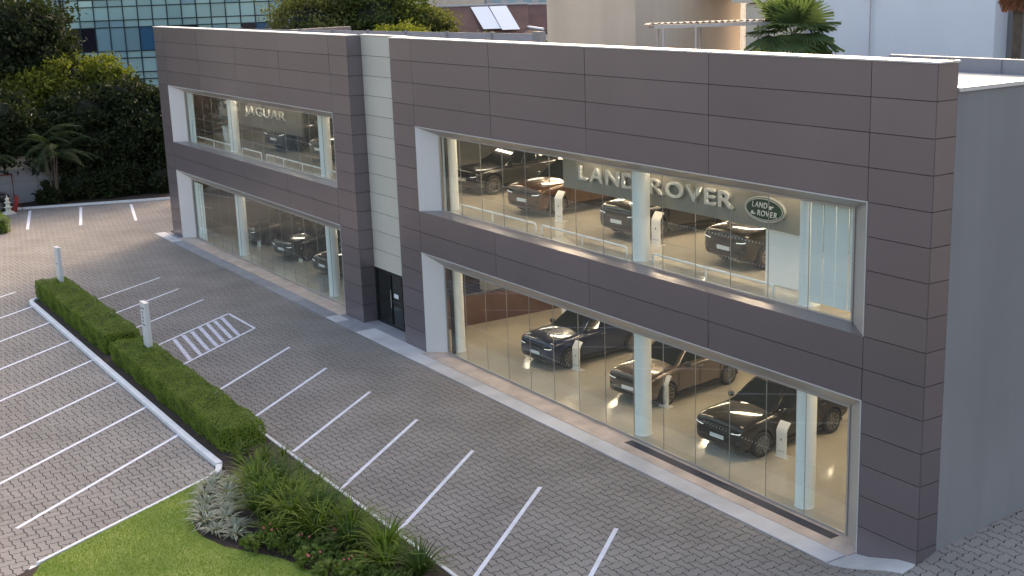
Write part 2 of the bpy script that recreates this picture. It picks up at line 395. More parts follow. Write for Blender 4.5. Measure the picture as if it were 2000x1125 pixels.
# ------------------------------------------------------------------ the showroom building
H = 10.8; RW = .72
XL = [-23.11, -21.53, -16.60, -11.63, -6.62, -1.64, 0]
XJ = [-49.75, -48.20, -43.19, -38.17, -33.16, -28.15, -26.53]
bld = empty('car_showroom', (0, 0, 0), 0, 'two-storey brown-grey panelled car showroom with long splayed glass windows', 'showroom')
core = MB()
for X in (XL, XJ):
    core.box(X[0] + .03, X[1] - .012, .03, .46, 0, H - .02); core.box(X[5] + .012, X[6] - .03, .03, .46, 0, H - .02)
    core.box(X[1] - .012, X[5] + .012, .03, .46, 7.96, H - .02); core.box(X[1] - .012, X[5] + .012, .03, .46, 3.64, 5.0)
core.build('front_wall', 'joint', bld)
cache = {}
def panel(x0, x1, y0, y1, z0, z1, m='panel'):
    """a thin cladding panel with a folded edge, thickness along y (front) or x (return)"""
    k = (round(x1 - x0, 3), round(y1 - y0, 3), round(z1 - z0, 3), m)
    if k not in cache:
        b = MB().box(-k[0] / 2, k[0] / 2, -k[1] / 2, k[1] / 2, -k[2] / 2, k[2] / 2); cache[k] = b.mesh('cladding_panel', m)
    o = link('cladding_panel', cache[k], bld, ((x0 + x1) / 2, (y0 + y1) / 2, (z0 + z1) / 2))
    o.rotation_euler = (random.gauss(0, .0018), 0, random.gauss(0, .0009))
g = .008
for X in (XL, XJ):
    for r in range(15):
        z1 = H - r * RW - g; z0 = H - (r + 1) * RW + g
        for c in range(6):
            if c in (0, 5) or r < 4 or r in (8, 9):
                panel(X[c] + g, X[c + 1] - g, 0, .028, z0, z1)
        x = X[6]
        if X is XL: panel(x - .028, x, .03, .60, z0, z1, 'panel_side')
        else: panel(x - .028, x, .03, .575, z0, z1, 'panel_side')
for r in range(12):
    z1 = H - r * RW - g; z0 = H - (r + 1) * RW + g
    panel(XJ[6] + .01, XL[0] - .01, .58, .61, z0, z1, 'cream')
MB().box(XJ[6] - .06, XL[0] + .06, .612, .78, 2.14, H - .03).build('recess_wall', 'joint', bld)
MB().box(XL[0], XL[0] + .028, .032, .575, 0, H - .02).build('recess_return', 'panel_side', bld)
MB().box(XJ[6] - .25, XJ[6] - .03, .462, .61, 0, H - .03).build('recess_filler', 'joint', bld); MB().box(XJ[6] - .028, XJ[6] - .001, .576, .611, 0, H - .03).build('recess_filler', 'joint', bld)
# entrance door in the recess
dm = MB(); x0, x1 = XJ[6] + .03, XL[0] - .03; yd = .64
for a, b in [(x0, x0 + .07), (-25.35, -25.27), (-24.42, -24.34), (x1 - .07, x1)]: dm.box(a, b, yd - .05, yd + .03, .05, 2.15)
dm.box(x0, x1, yd - .045, yd + .025, 2.06, 2.13); dm.box(x0, x1, yd - .045, yd + .025, .03, .14); dm.box(x0, x1, yd - .045, yd + .025, 1.0, 1.06)
door = dm.build('door', 'black_trim', bld)
for a, b in [(x0 + .07, -25.35), (-25.27, -24.42), (-24.34, x1 - .07)]:
    MB().box(a, b, yd - .005, yd + .005, .14, 2.06).build('door_glass', 'car_glass', door)
MB().tube([(-25.2, yd - .09, .8), (-25.2, yd - .09, 1.5)], .018).build('door_handle', 'chrome', door)
MB().box(-25.1, -24.75, yd - .012, yd - .007, 1.2, 1.36).build('door_notice', 'plate', door)
MB().box(XJ[6], XL[0], -.02, .75, .0, .034).build('door_step', 'concrete_grey', bld)

# coping, roof, side and rear walls
for x0, x1, y0, y1 in [(XL[0] - .02, .03, -.03, .50), (XJ[0] - .03, XJ[6] + .02, -.03, .50), (XJ[6] + .02, XL[0] - .02, .55, .80)]:
    MB().box(x0, x1, y0, y1, H, H + .035).build('coping', 'coping', bld)
MB().box(-.05, .03, .50, .62, H, H + .035).build('coping', 'coping', bld)
MB().box(-49.7, -5.31, .8, 11.0, 8.8, 9.0).build('roof', 'roof', bld); MB().box(-5.3, -.35, .8, 4.59, 10.0, 10.2).build('roof', 'roof', bld); MB().box(-5.3, -.35, 4.76, 11, 8.8, 9.0).build('roof', 'roof', bld)
MB().box(-5.32, -5.2, .8, 4.6, 8.8, 10.0).build('roof_step', 'roof_screen', bld)
MB().box(-.30, -.012, .62, 14, -.2, 10.22).build('side_wall', 'side_wall', bld)
MB().box(-.36, .03, .63, 14, 10.22, 10.30).build('side_coping', 'coping', bld)
MB().box(-49.72, -49.5, .47, 11, 0, 10.3).build('end_wall', 'panel_side', bld)
MB().box(-49.7, -.3, 11.0, 11.3, 0, 9.1).build('rear_wall', 'grey_in', bld)
MB().box(-.35, -14, 11.31, 14, 8.6, 8.8).build('rear_roof', 'roof', bld)
pb = MB().box(-5.3, -.37, 4.6, 4.75, 8.8, 10.53); pb.build('roof_upstand', 'roof_screen', bld)
for k in range(4): MB().box(-5.0 + 1.45 * k, -4.96 + 1.45 * k, 4.57, 4.6, 10.2, 10.52).build('upstand_rib', 'roof_screen', bld)
# grey screen along the roof
sa_, sb_ = Vector((-49.6, 3.2)), Vector((-23.9, 6.72)); dd = (sb_ - sa_)
n = 9
for k in range(n):
    a = sa_ + dd * (k / n); b = sa_ + dd * ((k + 1) / n)
    MB().obox(a, b, .04, 10.15, 10.58).build('screen_panel', 'roof_screen', bld)
    MB().obox(a - dd.normalized() * .05, a + dd.normalized() * .05, .12, 10.15, 10.62).build('screen_post', 'side_wall', bld)
MB().obox(sb_ - dd.normalized() * .3, sb_ + dd.normalized() * .12, .3, 10.15, 10.66).build('screen_post', 'side_wall', bld)

# interior shell
FZ = (.07, 5.08)
for z in FZ: MB().box(-49.45, -.32, .8, 11.0, z - .12, z).box(-49.45, -26.6, .5, .8, z - .12, z).box(-23.05, -.32, .5, .8, z - .12, z).build('showroom_floor', 'floor_in', bld)
MB().box(-49.45, -.32, .8, 11, 4.30, 4.94).box(-49.45, -26.6, .505, .795, 4.30, 4.94).box(-23.05, -.32, .505, .795, 4.30, 4.94).build('floor_slab', 'wall_core', bld)
for z in (3.62, 8.05): MB().box(-49.45, -.32, .8, 11, z, z + .1).box(-49.45, -26.6, .47, .8, z, z + .1).box(-23.05, -.32, .47, .8, z, z + .1).build('ceiling', 'ceiling_dark', bld)
for z, nm in ((3.52, 0), (7.95, 1)):
    for yy in (1.9, 4.9, 7.9):
        for k in range(10):
            x = -47.2 + k * 4.9 + (1.2 if yy == 4.9 else 0)
            if x + 2.2 > -.5 or (yy > 7 and x < -30): continue
            MB().box(x, x + 2.2, yy - .035, yy + .035, z, z + .07).build('ceiling_light', ('lamp_up' if nm else 'lamp') if x > -24 else 'lamp_dim', bld)
for z in FZ:
    MB().box(-49.44, -.33, 10.9, 10.98, z, z + 2.9).build('back_wall', 'grey_in', bld)
    MB().box(-.45, -.33, .9, 10.9, z, z + 2.9).build('inner_wall', 'white_in', bld)
for x in (-43.5, -41.0, -38.6, -36.2, -13.9, -11.2, -8.6, -6.0, -3.6): MB().box(x, x + 1.5, 1.12, 1.18, 7.96, 8.03).build('ceiling_light', 'lamp_fill', bld)  # added unseen strips that brighten the sign letters, blinds and white partition
# floor tile joints on both floors (thin grout lines)
for z in FZ:
    t = MB()
    for k in range(41): t.box(-49.3 + k * 1.2, -49.294 + k * 1.2, .82, 10.9, z, z + .0012)
    for k in range(9): t.box(-49.4, -.4, .9 + k * 1.2, .906 + k * 1.2, z + .0014, z + .002)
    t.build('tile_joint', 'grey_in', bld)
# columns
for x, y, lv in [(-41.62, .92, (0, 1)), (-31.14, .92, (0, 1)), (-20.85, .92, (0, 1)), (-10.43, .92, (0, 1)), (-4.15, .92, (0, 1)), (-20.6, 5.4, (0, 1)), (-31.1, 6.0, (0,)), (-10.4, 7.6, (0,))]:
    for l in lv:
        z = FZ[l]; zt = 3.62 if l == 0 else 8.05
        MB().lathe([(.25, z), (.25, z + .03), (.238, z + .04), (.238, zt)], x, y, 32).build('column', 'column', bld, smooth=False)
# windows
def window(xo0, xo1, zo0, zo1, xi0, xi1, zi0, zi1, npane, floorz):
    Yg = .50; t = .03
    f = MB()
    f.box(xi0, xi1, Yg - .03, Yg + .03, zi0 - .03, zi0 + .022); f.box(xi0, xi1, Yg - .03, Yg + .03, zi1 - .03, zi1 + .03)
    f.box(xi0 - .005, xi0 + .05, Yg - .028, Yg + .028, zi0 + .022, zi1 - .03); f.box(xi1 - .05, xi1 + .005, Yg - .028, Yg + .028, zi0 + .022, zi1 - .03)
    win = f.build('window', 'frame', bld)
    MB().slab([(xo0, 0, zo1), (xo0, 0, zo0), (xi0, Yg, zi0), (xi0, Yg, zi1)], t).build('jamb', 'frame_skylit', win)
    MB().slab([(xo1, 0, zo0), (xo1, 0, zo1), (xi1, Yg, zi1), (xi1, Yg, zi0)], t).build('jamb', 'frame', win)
    MB().slab([(xo1, 0, zo1), (xo0, 0, zo1), (xi0, Yg, zi1), (xi1, Yg, zi1)], t).build('soffit', 'frame', win)
    if zo0 > 1: MB().slab([(xo0, 0, zo0), (xo1, 0, zo0), (xi1, Yg, zi0), (xi0, Yg, zi0)], t).build('sill', 'panel', win)
    MB().box(xo0 - .01, xo1 + .01, -.012, .0, zo1 - .012, zo1 + .014).build('edge_trim', 'coping', win)
    MB().box(xo1 - .012, xo1 + .012, -.013, -.001, zo0, zo1 - .012).build('edge_trim', 'coping', win)
    for k in range(npane):
        a = xi0 + .05 + (xi1 - xi0 - .1) * k / npane; b = xi0 + .05 + (xi1 - xi0 - .1) * (k + 1) / npane
        MB().box(a + .006, b - .006, Yg - .006, Yg + .006, zi0 + .024, zi1 - .032).build('glass_pane', 'glass', win)
        if k: MB().box(a - .0055, a + .0055, Yg - .009, Yg + .009, zi0 + .023, zi1 - .031).build('pane_joint', 'grey_in', win)
    d = MB()
    for q in (.78, 1.32):
        for i in range(int((xi1 - xi0) / .12)):
            x = xi0 + .08 + .12 * i; z = floorz + q
            d.add([(x - .017, Yg - .0085, z), (x, Yg - .0085, z - .017), (x + .017, Yg - .0085, z), (x, Yg - .0085, z + .017)], [(0, 1, 2, 3)])
    tag(d.build('dot_marking', 'dot', win), kind='stuff')
    return win
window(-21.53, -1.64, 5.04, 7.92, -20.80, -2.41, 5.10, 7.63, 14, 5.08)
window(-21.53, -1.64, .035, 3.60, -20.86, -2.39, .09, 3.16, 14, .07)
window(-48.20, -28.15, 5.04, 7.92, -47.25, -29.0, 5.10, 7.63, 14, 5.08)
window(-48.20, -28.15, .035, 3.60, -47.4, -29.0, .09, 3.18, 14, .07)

# ------------------------------------------------------------------ cars
def evaluated(o):
    dg = bpy.context.evaluated_depsgraph_get(); dg.update(); me = bpy.data.meshes.new_from_object(o.evaluated_get(dg)); return me
def car_meshes(Hs=1.0, nose=0.0):
    st = [(-2.27, .84, .33, .55, .80, .88, .91, .92), (-2.20, .92, .26, .55, .86, .94, .97, .98), (-1.9, .965, .25, .58, .92, 1.0, 1.03, 1.045),
          (-1.5, .975, .25, .6, .95, 1.02, 1.06, 1.075), (-1.0, .98, .25, .6, .985, 1.05, 1.10, 1.12), (-.4, .985, .25, .6, 1.0, 1.05, 1.08, 1.09), (.6, .985, .25, .6, 1.015, 1.06, 1.07, 1.07),
          (1.4, .985, .25, .6, 1.03, 1.075, 1.09, 1.09), (1.95, .96, .28, .62, 1.04, 1.085, 1.1, 1.1), (2.26, .90, .33, .62, 1.03, 1.07, 1.085, 1.09), (2.38, .80, .40, .62, .96, 1.0, 1.02, 1.02)]
    v = []; f = []
    for (y, wd, zb, z1, z2, z3, z4, z5) in st:
        half = [(.80 * wd, zb), (.97 * wd, zb + .05), (wd, z1), (.985 * wd, z2), (.90 * wd, z3), (.5 * wd, z4)]
        ring = half + [(0, z5)] + [(-x, z) for x, z in half[::-1]]
        v += [(x, y, z * (1 if z < .5 else Hs if z > .9 else 1 - (1 - Hs) * (z - .5) / .4)) for x, z in ring]
    n = 13
    for i in range(len(st) - 1):
        for k in range(n): f.append((i * n + k, i * n + (k + 1) % n, (i + 1) * n + (k + 1) % n, (i + 1) * n + k))
    f.append(tuple(range(n - 1, -1, -1))); f.append(tuple((len(st) - 1) * n + k for k in range(n)))
    b = MB(); b.v = v; b.f = f
    body = b.build('tmp', None); bmx = bmesh.new(); bmx.from_mesh(body.data); bmesh.ops.recalc_face_normals(bmx, faces=bmx.faces); bmx.to_mesh(body.data); bmx.free()
    ss = body.modifiers.new('s', 'SUBSURF'); ss.levels = 2; ss.render_levels = 2
    cut = MB()
    for y in (-1.46, 1.46):
        for s in (-1, 1): cut.lathe([(.43, s * .62 if s > 0 else -1.2), (.43, 1.2 if s > 0 else -.62)], y, .37, 28, 'x')
    # lathe(axis x) lays the ring in (y, z): cx is added to z-profile, so rebuild explicitly
    cut = MB()
    for y in (-1.46, 1.46):
        for s in (-1, 1):
            x0, x1 = (.60, 1.2) if s > 0 else (-1.2, -.60)
            r0 = [(x0, y + .435 * math.cos(a), .38 + .435 * math.sin(a)) for a in [2 * math.pi * i / 28 for i in range(28)]]
            r1 = [(x1, p[1], p[2]) for p in r0]
            cut.add(r0 + r1, [tuple(range(27, -1, -1)), tuple(range(28, 56))] + [(i, (i + 1) % 28, 28 + (i + 1) % 28, 28 + i) for i in range(28)])
    co = cut.build('tmpc', None); bmx = bmesh.new(); bmx.from_mesh(co.data); bmesh.ops.recalc_face_normals(bmx, faces=bmx.faces); bmx.to_mesh(co.data); bmx.free()
    bo = body.modifiers.new('b', 'BOOLEAN'); bo.object = co; bo.operation = 'DIFFERENCE'; bo.solver = 'EXACT'
    me = evaluated(body); me.materials.clear(); me.materials.append(M['paint_black'])
    bpy.data.objects.remove(body); bpy.data.objects.remove(co)
    me.polygons.foreach_set('use_smooth', [True] * len(me.polygons))
    me.set_sharp_from_angle(angle=rad(40))
    # cabin
    z0 = 1.02 * Hs; R1 = 1.60 * Hs; R2 = 1.67 * Hs; R3 = 1.58 * Hs
    cb = [(.86, -1.02, z0), (.90, -.2, z0), (.90, 1.2, z0 + .02), (.82, 2.16, z0 + .02)]
    ct = [(.60, -.10, R1), (.64, .35, R2), (.64, 1.1, R2), (.58, 1.86, R3)]
    vv = [p for p in cb] + [p for p in ct] + [(-x, y, z) for x, y, z in cb] + [(-x, y, z) for x, y, z in ct]
    ff = []
    for i in range(3):
        ff += [(i, i + 1, 5 + i, 4 + i), (8 + i, 12 + i, 13 + i, 9 + i), (4 + i, 5 + i, 13 + i, 12 + i), (i, 8 + i, 9 + i, i + 1)]
    ff += [(0, 4, 12, 8), (3, 11, 15, 7)]
    cbm = MB(); cbm.v = vv; cbm.f = ff
    c = cbm.build('tmp', None); bmx = bmesh.new(); bmx.from_mesh(c.data); bmesh.ops.recalc_face_normals(bmx, faces=bmx.faces); bmx.to_mesh(c.data); bmx.free()
    bevel(c, .07, 4); cm = evaluated(c); cm.materials.clear(); cm.materials.append(M['paint_black'])
    bpy.data.objects.remove(c); cm.polygons.foreach_set('use_smooth', [True] * len(cm.polygons)); cm.set_sharp_from_angle(angle=rad(50))
    def lerp(a, b, t): return Vector(a).lerp(Vector(b), t)
    def pane(a, b, c_, d_, u0, u1, v0, v1, off=.012):   # a,b bottom; c_ above b, d_ above a
        def P(u, v): return lerp(lerp(a, b, u), lerp(d_, c_, u), v)
        q = [P(u0, v0), P(u1, v0), P(u1, v1), P(u0, v1)]
        nrm = (q[1] - q[0]).cross(q[3] - q[0]).normalized(); cen = Vector((0, .6, 1.2))
        if nrm.dot(q[0] - cen) < 0: nrm = -nrm; q = [q[1], q[0], q[3], q[2]]
        return MB().slab([p + nrm * off for p in q], .02)
    mx = lambda p: (-p[0], p[1], p[2])
    panes = {'windshield': [pane(cb[0], mx(cb[0]), mx(ct[0]), ct[0], .05, .95, .06, .93)],
             'rear_window': [pane(cb[3], mx(cb[3]), mx(ct[3]), ct[3], .08, .92, .25, .92)], 'side_window': []}
    for sgn in (0, 1):
        B = [mx(p) for p in cb] if sgn else cb; T = [mx(p) for p in ct] if sgn else ct
        panes['side_window'] += [pane(B[0], B[1], T[1], T[0], .16, .99, .12, .88), pane(B[1], B[2], T[2], T[1], .03, .52, .12, .90),
                                 pane(B[1], B[2], T[2], T[1], .56, .98, .12, .90), pane(B[2], B[3], T[3], T[2], .05, .78, .14, .86)]
    return me, cm, panes
def wheel_meshes(ns=10):
    t = MB(); prof = [(.235, -.11), (.33, -.12), (.365, -.10), (.375, -.05), (.375, .05), (.365, .10), (.33, .12), (.265, .115), (.255, .06)]
    def ring(b, prof, n=28):
        o = len(b.v)
        for r, x in prof:
            for k in range(n): a = 2 * math.pi * k / n; b.v.append((x, r * math.cos(a), r * math.sin(a)))
        for i in range(len(prof) - 1):
            for k in range(n): b.f.append((o + i * n + k, o + (i + 1) * n + k, o + (i + 1) * n + (k + 1) % n, o + i * n + (k + 1) % n))
    ring(t, prof); ty = t.mesh('tyre', 'tyre', True)
    r = MB(); ring(r, [(.262, .118), (.235, .122), (.225, .09), (.22, -.05)]); 
    r.add([(.085, .07 * math.cos(a), .07 * math.sin(a)) for a in [k * math.pi / 6 for k in range(12)]], [tuple(range(12))])
    for k in range(ns):
        a = 2 * math.pi * k / ns; c, s = math.cos(a), math.sin(a)
        for (hw, da) in ((.016, -.07), (.016, .07)):
            a2 = a + da; p = lambda rr, w_, x, aa: (x, rr * math.cos(aa) - w_ * math.sin(aa), rr * math.sin(aa) + w_ * math.cos(aa))
            r.add([p(.05, -hw, .088, a), p(.05, hw, .088, a), p(.238, hw, .112, a2), p(.238, -hw, .112, a2), p(.05, -hw, .05, a), p(.05, hw, .05, a), p(.238, hw, .08, a2), p(.238, -hw, .08, a2)],
                  [(0, 1, 2, 3), (0, 4, 5, 1), (1, 5, 6, 2), (2, 6, 7, 3), (3, 7, 4, 0)])
    rm = r.mesh('rim', 'rim', False)
    d = MB(); o = [(.0, .225 * math.cos(a), .225 * math.sin(a)) for a in [k * math.pi / 12 for k in range(24)]]; d.add(o, [tuple(range(24))]); dk = d.mesh('brake_disc', 'black_trim')
    return ty, rm, dk
WHEEL = wheel_meshes()
def build_car(Hs):
    body, cabin, panes = car_meshes(Hs)
    root = empty('display_car')
    def objmat(o): o.material_slots[0].link = 'OBJECT'; return o
    bo = objmat(link('body', body, root)); objmat(link('cabin', cabin, root))
    for nm, l in panes.items():
        for b in l: b.build(nm, 'car_glass', root)
    for y in (-1.46, 1.46):
        for s in (1, -1):
            wv = link('wheel', WHEEL[0], root, (s * .865, y, .375), (0, 0, 0 if s > 0 else math.pi))
            link('rim', WHEEL[1], wv); link('brake_disc', WHEEL[2], wv)
    arch = MB()
    for y in (-1.46, 1.46): arch.box(-.62, .62, y - .45, y + .45, .30, .72)
    arch.box(-.80, .80, -1.9, 2.1, .20, .34); arch.build('underbody', 'black_trim', root)
    k = 1 - (1 - Hs) * .8
    from mathutils.bvhtree import BVHTree
    bv = BVHTree.FromPolygons([v_.co.copy() for v_ in body.vertices], [tuple(p_.vertices) for p_ in body.polygons])
    def fy(x, z):
        h_ = bv.ray_cast(Vector((x, -6, z)), Vector((0, 1, 0))); return h_[0].y if h_[0] else -2.2
    def patch(b, f0, f1, x0, x1, n_, off=.010):                 # strip between two z-curves laid on the nose
        o_ = len(b.v)
        for q in range(n_ + 1):
            x = x0 + (x1 - x0) * q / n_
            for ff_ in (f0, f1):
                z = ff_(q / n_); b.v.append((x, fy(x, z) - off, z))
        for q in range(n_):
            a_ = o_ + 2 * q; b.f.append((a_, a_ + 2, a_ + 3, a_ + 1))
        return b
    g_ = patch(MB(), lambda t: .70 * k, lambda t: .815 * k, -.50, .50, 12)
    for q in range(3): patch(g_, lambda t, q=q: (.72 + .035 * q) * k, lambda t, q=q: (.732 + .035 * q) * k, -.49, .49, 12, .022)
    g_.build('grille', 'black_trim', root)
    patch(MB(), lambda t: .825 * k, lambda t: .838 * k, -.55, .55, 12, .014).build('bonnet_strip', 'rim', root)
    patch(MB(), lambda t: .35, lambda t: .46, -.64, .64, 12).build('bumper_intake', 'black_trim', root)
    patch(MB(), lambda t: .335, lambda t: .352, -.56, .56, 12, .018).build('skid_plate', 'rim', root)
    pz = fy(0, .56) - .02; MB().box(-.26, .26, pz - .012, pz + .01, .515, .625).build('number_plate', 'plate', root)
    for s in (-1, 1):
        h_ = patch(MB(), lambda t: (.715 + .03 * t) * k, lambda t: (.815 + .015 * t) * k, s * .53, s * .875, 8, .012).build('headlight', 'car_glass', root)
        l = patch(MB(), lambda t: (.722 + .03 * t + (.05 * (t - .7) if t > .7 else 0)) * k, lambda t: (.738 + .03 * t + (.06 * (t - .7) if t > .7 else 0)) * k, s * .54, s * .87, 8, .02); l.build('light_strip', 'lamp_white', h_)
        patch(MB(), lambda t: .50, lambda t: .60, s * .70, s * .86, 4, .01).build('fog_vent', 'black_trim', root)
        mi = MB(); mi.tube([(s * .88, -.62, 1.06 * Hs), (s * .98, -.62, 1.10 * Hs)], .025, 6)
        mi.lathe([(.01, 1.03 * Hs), (.085, 1.05 * Hs), (.10, 1.10 * Hs), (.085, 1.16 * Hs), (.01, 1.18 * Hs)], s * 1.06, -.63, 12)
        mi.build('mirror', 'black_trim', root)
        for yy in (-.05, .95): MB().box(s * .972 - .016, s * .972 + .016, yy, yy + .2, .90 * Hs, .925 * Hs).build('door_handle', 'rim', root)
        dl = MB()
        for yy in (-.98, .02, 1.0): dl.box(s * .984 - .005, s * .984 + .005, yy - .006, yy + .006, .42, .93 * Hs)
        dl.build('door_gap', 'black_trim', root)
        MB().box(s * .95 - .03, s * .95 + .03, -1.0, 1.0, .23, .31).build('side_skirt', 'black_trim', root)
        MB().slab([(s * .70, 2.365, .80 * Hs), (s * .88, 2.30, .80 * Hs), (s * .88, 2.29, .93 * Hs), (s * .70, 2.36, .93 * Hs)] if s < 0 else [(s * .88, 2.30, .80 * Hs), (s * .70, 2.365, .80 * Hs), (s * .70, 2.36, .93 * Hs), (s * .88, 2.29, .93 * Hs)], .03).build('tail_light', 'red_paint', root)
    return root
suv = build_car(1.08); low = build_car(.96)
first = {id(suv): True, id(low): True}
def car(proto, x, y, z, rz, paint, label, group, sc=.95):
    o = proto if first[id(proto)] else copy_tree(proto); first[id(proto)] = False
    o.location = (x, y, z); o.rotation_euler = (0, 0, rad(rz)); o.scale = (sc,) * 3; tag(o, label, 'car', group)
    for ch in o.children:
        if ch.name.split('.')[0] in ('body', 'cabin'): ch.material_slots[0].link = 'OBJECT'; ch.material_slots[0].material = M[paint]
GR = 'cars on show in the showroom'
car(suv, -17.72, 4.1, .07, 4.5, 'paint_navy', 'dark navy car with lit headlight strips in the lower window, nearest the left column', GR)
car(suv, -12.95, 4.20, .07, 8, 'paint_bronze', 'bronze-grey car standing behind the middle column of the lower window', GR)
car(suv, -8.1, 3.62, .07, 3.8, 'paint_black', 'glossy black car in the lower window, closest to the right corner', GR)
car(suv, -18.35, 4.15, 5.08, 6, 'paint_brown', 'brown car upstairs beside the left end of the long sign board', GR)
car(suv, -13.15, 4.2, 5.08, 2, 'paint_grey', 'dark grey car upstairs half hidden by the middle column', GR)
car(suv, -8.2, 4.1, 5.08, -2, 'paint_black', 'black car upstairs below the oval emblem, with its wheel showing', GR)
car(low, -23.4, 4.9, 5.08, 3, 'paint_grey', 'dark car upstairs far back behind the left column', GR)
car(low, -44.0, 4.2, .07, 5, 'paint_grey', 'charcoal car in the far left lower window, next to its left column', GR, 1.03)
car(low, -39.3, 4.1, .07, 7, 'paint_grey', 'charcoal car in the middle of the far left lower window', GR, 1.03)
car(low, -34.6, 4.1, .07, 6, 'paint_black', 'black car in the far left lower window behind its right column', GR, 1.03)
car(suv, -40.5, 4.6, 5.08, 8, 'paint_grey', 'dark grey car upstairs below the thin lettered sign', GR, 1.03)
car(low, -35.2, 4.6, 5.08, 4, 'paint_wine', 'dark wine-red car upstairs beside the right column of the left block', GR, 1.03)
car(suv, -64.9, -7.5, 0, 180, 'paint_black', 'black car parked at the left edge behind the low hedge block', 'cars in the yard')

# ------------------------------------------------------------------ info stands, rails, plant, counters
def stand_proto():
    r = empty('info_stand')
    prof = [(0, .0), (0, .72), (.03, .80), (.10, .90), (.16, .97)]
    b = MB(); wd = .17
    for i in range(len(prof) - 1):
        (y0, z0), (y1, z1) = prof[i], prof[i + 1]
        b.slab([(-wd, y0, z0), (wd, y0, z0), (wd, y1, z1), (-wd, y1, z1)], .035)
    b.build('panel', 'stand', r); MB().box(-.2, .2, -.02, .24, 0, .012).build('base_plate', 'stand', r)
    d = MB()
    for x in (-.08, 0, .08): d.box(x - .014, x + .014, -.004, 0, .16, .19)
    d.build('button_row', 'sign_ink', r)
    MB().box(-.02, .02, -.004, 0, .47, .53).build('emblem', 'sign_ink', r)
    return r
sp = stand_proto(); fst = True
for x, y, z, rz, lab in [(-16.45, 2.82, .07, 6, 'white bent info stand in front of the navy car in the lower window'), (-11.85, 2.78, .07, 8, 'white bent info stand beside the bronze-grey car in the lower window'),
                         (-6.8, 2.68, .07, 4, 'white bent info stand at the wheel of the glossy black lower car'), (-16.55, 2.35, 5.08, 5, 'white bent info stand beside the brown car upstairs'),
                         (-11.62, 2.35, 5.08, 5, 'white bent info stand just right of the middle column upstairs'), (-6.75, 2.75, 5.08, 5, 'white bent info stand half hidden behind the black car upstairs'),
                         (-43.15, 2.25, .07, 5, 'white bent info stand in the far left lower window, left one'), (-38.3, 2.4, .07, 5, 'white bent info stand in the far left lower window, middle one')]:
    o = sp if fst else copy_tree(sp); fst = False
    o.location = (x, y, z); o.rotation_euler = (0, 0, rad(rz)); tag(o, lab, 'info stand', 'info stands beside the cars')
def rail(x0, x1, posts, lab):
    r = empty('guard_rail', ((x0 + x1) / 2, .80, 5.08), 0, lab, 'rail', 'low white rails behind the upper glass')
    h = (x1 - x0) / 2; rr = .07; z = .29
    pts = [(-h, 0, 0), (-h, 0, z - rr)] + [(-h + rr - rr * math.cos(a), 0, z - rr + rr * math.sin(a)) for a in (rad(30), rad(60), rad(90))] 
    pts = pts + [(-p[0], 0, p[2]) for p in pts[::-1]]
    MB().tube(pts, .029, 8).build('top_rail', 'white_paint', r, True)
    for t in posts: MB().tube([(-h + 2 * h * t, 0, 0), (-h + 2 * h * t, 0, z - .01)], .020, 6).build('post', 'white_paint', r)
rail(-20.1, -15.5, (.45,), 'low white rail upstairs, between the left column and the brown car')
rail(-15.15, -10.95, (.5,), 'low white rail upstairs, just left of the middle column')
rail(-9.8, -5.2, (.47,), 'low white rail upstairs in front of the black car')
rail(-46.9, -41.9, (.52,), 'low white rail upstairs in front of the potted plant')
rail(-40.4, -38.0, (), 'shortest low white rail upstairs, just right of the potted plant column')
rail(-37.4, -31.4, (.33, .67), 'longest low white rail upstairs with two inner posts')
rail(-30.6, -28.9, (), 'low white rail stub upstairs right of the last left-block column')
# potted plant
pt = empty('potted_plant', (-46.0, 2.3, 5.08), 0, 'leafy brown-green plant in a white tapered pot upstairs', 'plant')
MB().add([(-.26, -.26, 0), (.26, -.26, 0), (.26, .26, 0), (-.26, .26, 0), (-.34, -.34, .75), (.34, -.34, .75), (.34, .34, .75), (-.34, .34, .75)],
         [(0, 3, 2, 1), (0, 1, 5, 4), (1, 2, 6, 5), (2, 3, 7, 6), (3, 0, 4, 7)]).build('pot', 'white_paint', pt)
MB().box(-.32, .32, -.32, .32, .66, .70).build('soil', 'soil', pt)
def leaf_quad(b, p, d, up, l, wd):
    d = d.normalized(); s = d.cross(up)
    if s.length < 1e-3: s = d.orthogonal()
    s.normalize(); n_ = s.cross(d)
    b.add([p, p + d * l * .5 + s * wd * .5 + n_ * l * .06, p + d * l - n_ * l * .08, p + d * l * .5 - s * wd * .5 + n_ * l * .06], [(0, 1, 2, 3)])
def rv(): 
    while True:
        v = Vector((random.uniform(-1, 1), random.uniform(-1, 1), random.uniform(-1, 1)))
        if .05 < v.length < 1: return v.normalized()
b = MB(); st_ = MB()
for k in range(5): 
    e = Vector((random.uniform(-.35, .35), random.uniform(-.35, .35), random.uniform(1.3, 1.9))); st_.tube([(0, 0, .7), tuple(e * .6 + Vector((0, 0, .4))), tuple(e)], .015, 5)
    for q in range(9): leaf_quad(b, e + rv() * .12 - Vector((0, 0, .07 * q)), rv() + Vector((0, 0, -.2)), Vector((0, 0, 1)), .42, .2)
b.build('foliage', 'bronze_leaf', pt); st_.build('stem', 'bark', pt)
